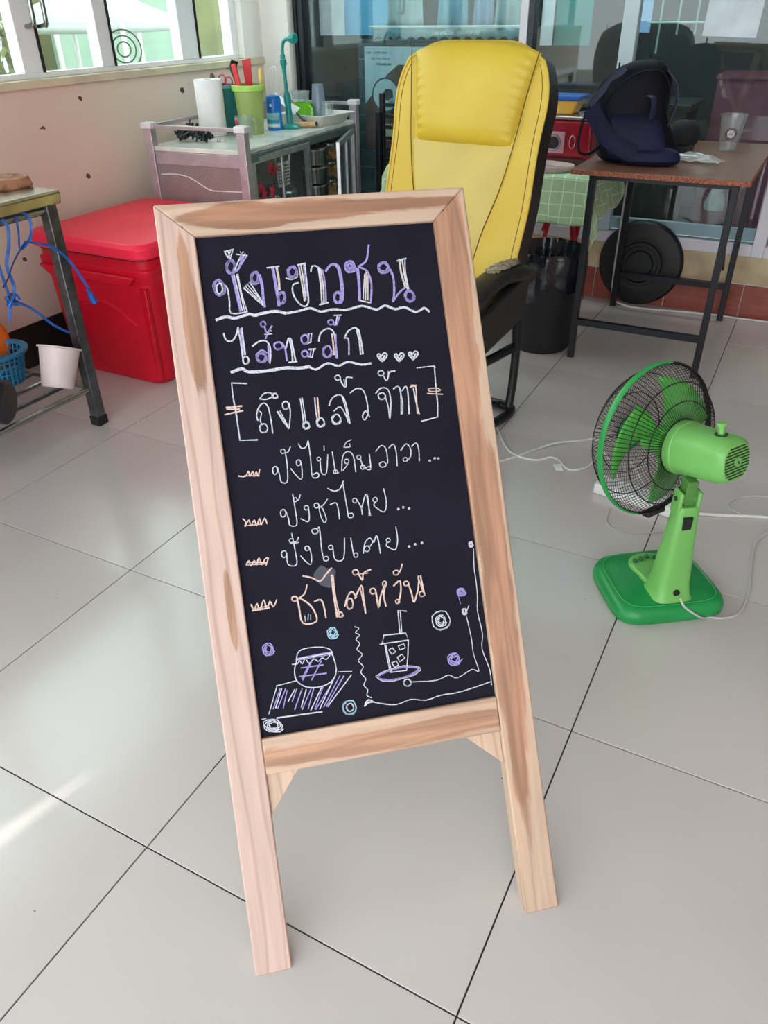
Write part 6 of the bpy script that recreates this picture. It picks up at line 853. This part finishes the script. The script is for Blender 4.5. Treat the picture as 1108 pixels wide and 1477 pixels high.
# ================================================================== BIN
bn=thing('trash_bin','round black plastic bin lined with a black bag, behind the yellow chair','bin',(-.895,3.15,0))
part('body',MB().lathe([(0,0),(.118,0),(.122,.006),(.150,.40),(.146,.40),(.116,.01),(0,.01)],36),mat('matt_black_bin',(24,25,28),.55,0,.15,9),bn)
mb=MB(); random.seed(2)
def lin_(i,j):
    a=2*PI*i; r=.1535+.004*math.sin(a*13)+.007*noise.noise(Vector((math.cos(a)*3,math.sin(a)*3,j*3))); 
    dz=.16+.03*math.sin(a*3+1)+.02*math.sin(a*7)
    if j<.7: t=j/.7; return ((r+.003*(1-t))*math.cos(a),(r+.003*(1-t))*math.sin(a),.405-dz*(1-t)+.012)
    t=(j-.7)/.3; r2=r-.006-.03*t; return (r2*math.cos(a),r2*math.sin(a),.417-.15*t)
mb.grid(lin_,90,20); part('bag_liner',mb,mat('shiny_black_film',(30,31,38),.22,0,.3,22,.35),bn)
# ================================================================== BLACK DISC
db=part('black_tub_lid',MB().lathe([(0,.03),(.06,.03),(.064,.022),(.082,.022),(.086,.03),(.10,.03),(.104,.022),(.125,.024),(.15,.02),(.185,.016),(.19,.006),(.196,0),(.196,-.012),(.188,-.014),(.18,.0),(0,.012)],56),mat('black_rubbery_plastic',(18,18,20),.5,0,.15,9,.05),None,(-.648,3.866,.198),(R(88.5),0,0)); tag(db,'large round black ridged lid leaning on the back wall under the brown table','lid')
# ================================================================== BLACK RACK
rk=thing('black_metal_rack','black metal rack of horizontal bars against the storefront, right of the aluminium cabinet','rack',(-2.04,3.868,0))
for x in (0,.28): part('post',MB().box(x-.012,-.012,0,x+.012,.012,.88),blackmetal,rk,bevel=.002); part('post',MB().box(x-.012,-.012-.045,0,x+.012,-.033,.8),blackmetal,rk,bevel=.002) if x==0 else None
for k in range(7): part('bar',MB().box(.012,-.009,.515+k*.051,.27,.009,.531+k*.051),blackmetal,rk,bevel=.002)
part('lower_panel',MB().box(.012,-.004,.02,.27,.004,.49),mat('black_lower_panel',(20,22,26),.5,.2,.2,6),rk)
# ================================================================== CABLES & POWER STRIP
def cable(lab,pts,r=.0032,m=cablem,nm='cable'):
    z=[(p[0],p[1],p[2] if len(p)>2 else r) for p in pts]; c0=z[0]; o=part(nm,MB().tube([Vector(q)-Vector((c0[0],c0[1],0)) for q in cat(z,6)],r,7),m,None,(c0[0],c0[1],0)); tag(o,lab,'cable'); return o
cable('thin white cable snaking from behind the sign to the fan, the lower one',[(-.86,2.44),(-.79,2.33),(-.70,2.19),(-.64,2.15),(-.58,2.155),(-.55,2.19),(-.52,2.185),(-.47,2.14),(-.42,2.19),(-.40,2.30),(-.30,2.12)])
cable('thin white cable crossing over the other behind the fan guard',[(-.74,2.02),(-.68,2.10),(-.61,2.215),(-.561,2.28,.009),(-.50,2.34),(-.44,2.385),(-.36,2.36),(-.24,2.16)])
cable('white cable draped down the window and along the foot of the back wall',[(-.762,3.842,.70),(-.762,3.84,.40),(-.76,3.838,.14),(-.745,3.83,.03),(-.69,3.815,.006),(-.60,3.80,.005),(-.48,3.82,.005),(-.36,3.84,.005),(-.25,3.85,.005),(-.13,3.85,.005),(.1,3.86,.005),(.6,3.87,.005)],.0045)
cable('thick white cable running right from the power strip behind the fan',[(-.14,2.035),(-.05,2.06),(.03,2.09),(.12,2.125),(.4,2.2),(.9,2.25)],.0045)
cable('grey looped cable lying over the thick white cable at the right',[(.045,2.095,.012),(.012,2.13),(.012,2.175),(.05,2.215),(.12,2.25),(.5,2.35)],.0026,MC['pale_grey_cord'])
cable('faint thin grey cord curling below the fan guard',[(-.30,1.98),(-.29,1.90),(-.25,1.87),(-.19,1.885),(-.12,1.93)],.0018,MC['pale_grey_cord'])
tg=part('cable_tag',MB().box(-.012,-.02,.004,.012,.02,.006),whitepl,None,(-.505,2.135,0),(0,0,.5)); tag(tg,'small white paper tag on the lower thin white cable','tag')
ps=thing('power_strip','white power strip lying on the floor behind the fan guard','power strip',(-.235,2.05,0),R(-10)); part('body',MB().box(-.13,-.032,0,.13,.032,.034),whitepl,ps,bevel=.005)
for k in range(4): 
    so=part('socket',MB().cyl((-.09+k*.055,0,.034),(-.09+k*.055,0,.0355),.020,n=20),mat('pale_socket',(216,216,218),.4),ps)
# dirt smear by wall
# ================================================================== BEHIND THE STOREFRONT GLASS
tp=thing('tiled_panel','dark teal tiled panel with pale joints behind the storefront glass','panel',(-2.315,4.12,.30))
part('backing',MB().box(0,.006,0,.86,.02,.80),mat('pale_joint_line',(126,166,176),.7),tp); te=mat('dark_teal_tile',(38,74,88),.5,0,.18,5)
tw_,th_=.1555,.088; tt=None; tt2=None; hh=0
for r_ in range(9):
    z=.80-(r_+1)*th_; 
    if z<0: break
    xo=0 if r_%2==0 else -tw_/2
    for k in range(7):
        a=max(0,xo+k*tw_); b2=min(.86,xo+(k+1)*tw_)
        if b2-a<.03: continue
        part('tile',MB().box(0,0,0,b2-a-.003,.006,th_-.003),te,tp,(a+.0015,0,z+.0015),smooth=False)
po=thing('poster','pale blue and brown poster taped behind the storefront glass','poster',(-2.265,4.10,.59))
PW,PHh=.50,.48
part('sheet',MB().box(0,0,0,PW,.002,PHh),mat('pale_blue_print',(178,208,224),.6,0,.05,5),po)
brn2=mat('brown_print',(92,66,64),.7,0,.25,9); part('brown_area',MB().prism([(0,0),(.5,0),(.5,.40),(.20,.40),(.14,.36),(0,.215)],-.001,-.0002,'y'),brn2,po)
part('lens_shape',MB().cyl((.125,-.0012,.26),(.125,-.0022,.26),.082,n=32),mat('dark_ring_print',(36,58,80),.6),po); part('lens_centre',MB().cyl((.125,-.0023,.26),(.125,-.0028,.26),.074,n=32),mat('pale_lens_print',(176,204,216),.6,0,.1,20),po)
part('dark_blot',MB().prism([(.10,.262),(.13,.29),(.165,.285),(.17,.25),(.14,.235),(.11,.24)],-.0034,-.0029,'y'),mat('black_print',(30,34,44),.6),po)
part('teal_blot',MB().prism([(.12,.20),(.15,.235),(.19,.23),(.185,.20)],-.0034,-.0029,'y'),mat('teal_patch_print',(70,160,180),.6),po)
part('pale_patch',MB().prism([(.115,.04),(.22,.04),(.30,.11),(.28,.13),(.115,.12)],-.0022,-.0012,'y'),mat('pale_yellow_print',(196,200,160),.6,0,.1,20),po)
inkm=mat('dark_ink',(30,50,60),.7); 
text('O N',.055,inkm,po,(.195,-.004,.115),(R(90),0,0),'poster_lettering',mirror=True)
for k,(s,x_) in enumerate((('1 - THAI MENU - 0851',.085),('2 0-151 191 10A',.095),('ABUNDANT',.115))): text(s,.016,inkm,po,(x_,-.002,.452-k*.026),(R(90),0,0),'poster_lettering',mirror=True)
# awning reflected in the glass, built as a valance and cloths behind it
av=thing('reflected_valance','scalloped cloth valance with mirrored lettering, standing in for a reflection in the storefront glass','valance',(-2.19,4.06,1.10))
pts=[(0,.052),(0,0)]
nsc=13; Wv=.80
for k in range(nsc):
    for q in range(1,7): t=q/6; pts.append((Wv*(k+t)/nsc,.017*math.sin(PI*t)))
pts.append((Wv,.052)); 
va=MB(); top_=[(Wv*i/(nsc*6),.054) for i in range(nsc*6+1)]; bot=[(Wv*(k+t/6)/nsc,.017*math.sin(PI*t/6)) for k in range(nsc) for t in range(6)]+[(Wv,0)]
for (x,z0),(x2,z1) in zip(bot,top_): pass
vv=[(x,.004*math.sin(x*40),z) for x,z in bot]+[(x,.004*math.sin(x*40),z) for x,z in top_]; n=len(bot)
va.add(vv,[(i,i+1,n+i+1,n+i) for i in range(n-1)]); 
part('valance_cloth',va,mat('reflected_blue_grey_cloth',(130,156,160),.85,0,.12,3,c2=(64,138,160)),av,solid=.002); part('hem_bar',MB().tube([(-.02,0,.056),(Wv,0,.056)],.007,8),mat('pale_hem',(196,210,214),.7),av)
text('085-957-1101   085-674-2811',.021,mat('pale_lettering',(216,230,234),.7),av,(.46,-.008,.030),(R(90),0,0),'valance_lettering',mirror=True)
wc_=mat('reflected_pale_cloth',(176,196,202),.85,0,.12,6,.2); bc_=mat('reflected_light_blue_cloth',(120,178,204),.85,0,.12,6,.2)
for k,(x,w_,m_,l_) in enumerate(((.06,.20,wc_,'grey white cloth above the valance at its left end, standing in for a reflection'),(.34,.16,bc_,'light blue cloth above the middle of the valance, standing in for a reflection'),(.53,.10,mat('reflected_lilac_cloth',(150,172,208),.85),'pale lilac cloth above the valance, standing in for a reflection'),(.64,.16,wc_,'grey white cloth above the valance at its right end, standing in for a reflection'))):
    o=part('reflected_cloth',MB().grid(lambda i,j,w_=w_:(w_*(i-.0)*(1-.25*j)+.125*w_*j,.012*math.sin(i*14)+.01*j,.012+.9*j*.35),18,8),m_,None,(-2.19+x,4.10,1.148),solid=.002); tag(o,l_,'cloth','reflected cloths above the valance')
# panels behind the panes, standing in for reflections in the glass
def reflection_panel(lab,x,y,z,w_,h_,m_,grp=None):
    o=part('reflection_panel',MB().box(0,0,0,w_,.004,2.79-z),m_,None,(x,y,z)); tag(o,lab,'reflection_panel',grp); return o
reflection_panel('bright sky blue panel high behind the left pane, standing in for reflected sky',-2.83,4.75,1.10,.52,.5,mat('sky_reflection_blue',(96,186,230),.8,0,.05,3))
reflection_panel('white panel beside the dark left jamb, standing in for reflected sky',-2.90,4.70,1.10,.17,.5,mat('reflection_white',(222,232,240),.8))
reflection_panel('teal panel behind the middle pane, standing in for a reflection',-1.40,4.6,1.06,.19,.6,mat('reflection_teal',(20,142,136),.8,0,.06,4)); reflection_panel('narrow white panel beside the teal one, standing in for a reflection',-1.47,4.58,1.06,.065,.6,mat('reflection_white',(222,232,240)))
reflection_panel('pale blue panel left of the pale mullion, standing in for a reflection',-1.075,4.7,1.115,.14,.3,mat('reflection_pale_blue',(150,190,236),.7))
mc=thing('maroon_cabinet','dark maroon cabinet standing deep behind the right pane','cabinet',(-.62,5.2,0)); part('body',MB().box(0,0,0,.8,.4,.88),mat('dark_maroon',(120,64,84),.8),mc,bevel=.004); part('cabinet_top',MB().box(-.01,-.01,.88,.81,.41,.90),mat('dark_maroon',(120,64,84)),mc,bevel=.003)
wd=thing('wardrobe','tall dark cupboard behind the middle pane of the storefront','cupboard',(-1.20,4.75,0)); part('body',MB().box(-.10,0,0,.14,.3,1.9),mat('dark_brown_wood',(62,52,46),.6,0,.2,6,stretch=(20,20,1)),wd,bevel=.004); part('door_edge',MB().box(.125,-.012,.05,.14,0,1.85),mat('grey_edge',(110,118,116),.5),wd)
cbn=thing('counter','low dark counter behind the storefront glass','counter',(-1.25,4.35,0)); part('body',MB().box(-.35,0,0,.62,.35,.80),mat('dark_olive_counter',(36,42,36),.6,0,.25,5),cbn,bevel=.004); part('counter_top',MB().box(-.37,-.02,.80,.64,.36,.83),mat('dark_counter_top',(34,38,38),.4),cbn,bevel=.003)
lc=thing('wire_lattice','pale wire lattice at the top left of the right hand pane','lattice',(-.86,4.55,1.02)); 
for k in range(5): part('lattice_rod',MB().cyl((k*.085,0,.09-.08*(k==0)),(k*.085,0,.7),.005,n=6),mat('pale_rod',(150,184,180),.5),lc)
for k in range(3): part('lattice_rod',MB().cyl((-.06,0,.14+k*.2),(.42,0,.14+k*.2),.005,n=6),mat('pale_rod',(150,184,180)),lc)
pp=part('paper_sheet',MB().box(0,-.0008,0,.21,0,.29),mat('white_paper',(212,224,232),.8),None,(-.565,BY+.026,1.125),(0,R(2),0)); tag(pp,'white sheet of paper stuck on the right hand window pane','paper')
hb=part('hanging_plastic_bag',MB().lathe([(.004,.20),(.012,.14),(.035,.08),(.05,.04),(.045,.012),(.02,0),(0,0)],20),glass('cloudy_bag_film',(.7,.8,.8),haze=.35),None,(-.40,4.15,.40)); tag(hb,'clear plastic bag standing behind the lower right pane','bag')
# ================================================================== OUTSIDE THE LEFT WINDOWS
gz=thing('reflected_tent','white gazebo tent in the yard, standing in for a reflection in the left windows','tent',(-8.6,8.5,-1.2),R(15))  # tent reflection in the window glass, built as a tent outdoors
wcv=mat('white_canvas',(176,184,180),.8,0,.03,3)
H_=2.31; a_=.85
part('canopy',MB().add([(-a_,-a_,H_),(a_,-a_,H_),(a_,a_,H_),(-a_,a_,H_),(0,0,H_+.45)],[(0,1,4),(1,2,4),(2,3,4),(3,0,4)]),wcv,gz,solid=.01)
part('valance',MB().add([(-a_,-a_,H_),(a_,-a_,H_),(a_,a_,H_),(-a_,a_,H_),(-a_,-a_,H_-.10),(a_,-a_,H_-.10),(a_,a_,H_-.10),(-a_,a_,H_-.10)],[(0,1,5,4),(1,2,6,5),(2,3,7,6),(3,0,4,7)]),wcv,gz,solid=.008)
for sx in (-1,1):
    for sy_ in (-1,1): part('pole',MB().cyl((sx*a_*.98,sy_*a_*.98,0),(sx*a_*.98,sy_*a_*.98,H_),.03,n=10),whitepl,gz)
ow=thing('olive_boundary_wall','long olive green boundary wall beyond the gazebo tent','wall',(-11,8,-1.2)); part('wall_body',MB().box(0,-6,0,.3,16,2.9),mat('olive_wall_paint',(120,122,82),.85,0,.1,1.2),ow,smooth=False); part('coping',MB().box(-.04,-6,2.9,.34,16,3.0),mat('pale_coping',(140,140,120),.8),ow)
pw=thing('pale_green_hoarding','pale green hoarding standing behind the gazebo tent','hoarding',(-10.2,9.2,-1.2)); part('panel',MB().box(0,0,0,.06,2.6,2.7),mat('pale_green_sheet',(146,170,152),.7,0,.05,2),pw); 
for k in range(4): part('batten',MB().box(.06,k*.84,0,.10,k*.84+.06,2.7),whitepl,pw)
dtb=thing('dark_canopy_table','grey market table in the yard seen low through the left window','table',(-4.9,4.75,-1.2)); part('tabletop',MB().box(-.5,-.6,2.02,.5,.6,2.05),mat('grey_table',(96,104,88),.6),dtb,bevel=.003)
for x in (-.45,.45):
    for y in (-.55,.55): part('leg',MB().cyl((x,y,0),(x,y,2.02),.02,n=8),dsteel,dtb)
hg=thing('round_fan_cage','round wire cage standing on the grey market table outside','cage',(-4.95,5.15,.852),R(55)); 
for r in (.05,.09,.13): part('ring',MB().tube([(r*math.cos(a),0,.14+r*math.sin(a)) for a in [2*PI*i/30 for i in range(30)]],.006,5,True),mat('olive_grey_wire',(60,68,48),.6),hg)
part('stand',MB().lathe([(0,0),(.06,0),(.05,.012),(0,.012)],16),MC['olive_grey_wire'],hg)
for k,(x,y,h_) in enumerate(((-6.6,4.6,2.5),(-7.4,2.6,2.3))):
    t_=thing('leafy_shrub',['leafy olive shrub nearest the steel door handle outside','second leafy olive shrub farther along the yard'][k],'shrub',(x,y,-1.2),0,'shrubs in the yard'); random.seed(20+k)
    part('trunk',MB().cyl((0,0,0),(0,0,1.6),.05,.03,8),mat('bark',(110,96,74),.9,0,.3,20),t_)
    mb=MB()
    for i in range(1400):
        d=Vector((random.gauss(0,1),random.gauss(0,1),random.gauss(0,1))).normalized()*random.random()**.4; p=Vector((d.x*.8,d.y*.8,h_-.4+d.z*.8)); e=Euler((random.random()*6,random.random()*6,random.random()*6)).to_matrix(); L_=.06
        mb.add([p+e@Vector((-L_,0,0)),p+e@Vector((0,-L_*.4,.01)),p+e@Vector((L_,0,0)),p+e@Vector((0,L_*.4,.01))],[(0,1,2,3)])
    tag(part('foliage',mb,mat('pale_olive_leaf',(106,112,66),.6,0,.2,9),t_,smooth=False,merge=False),kind='stuff')
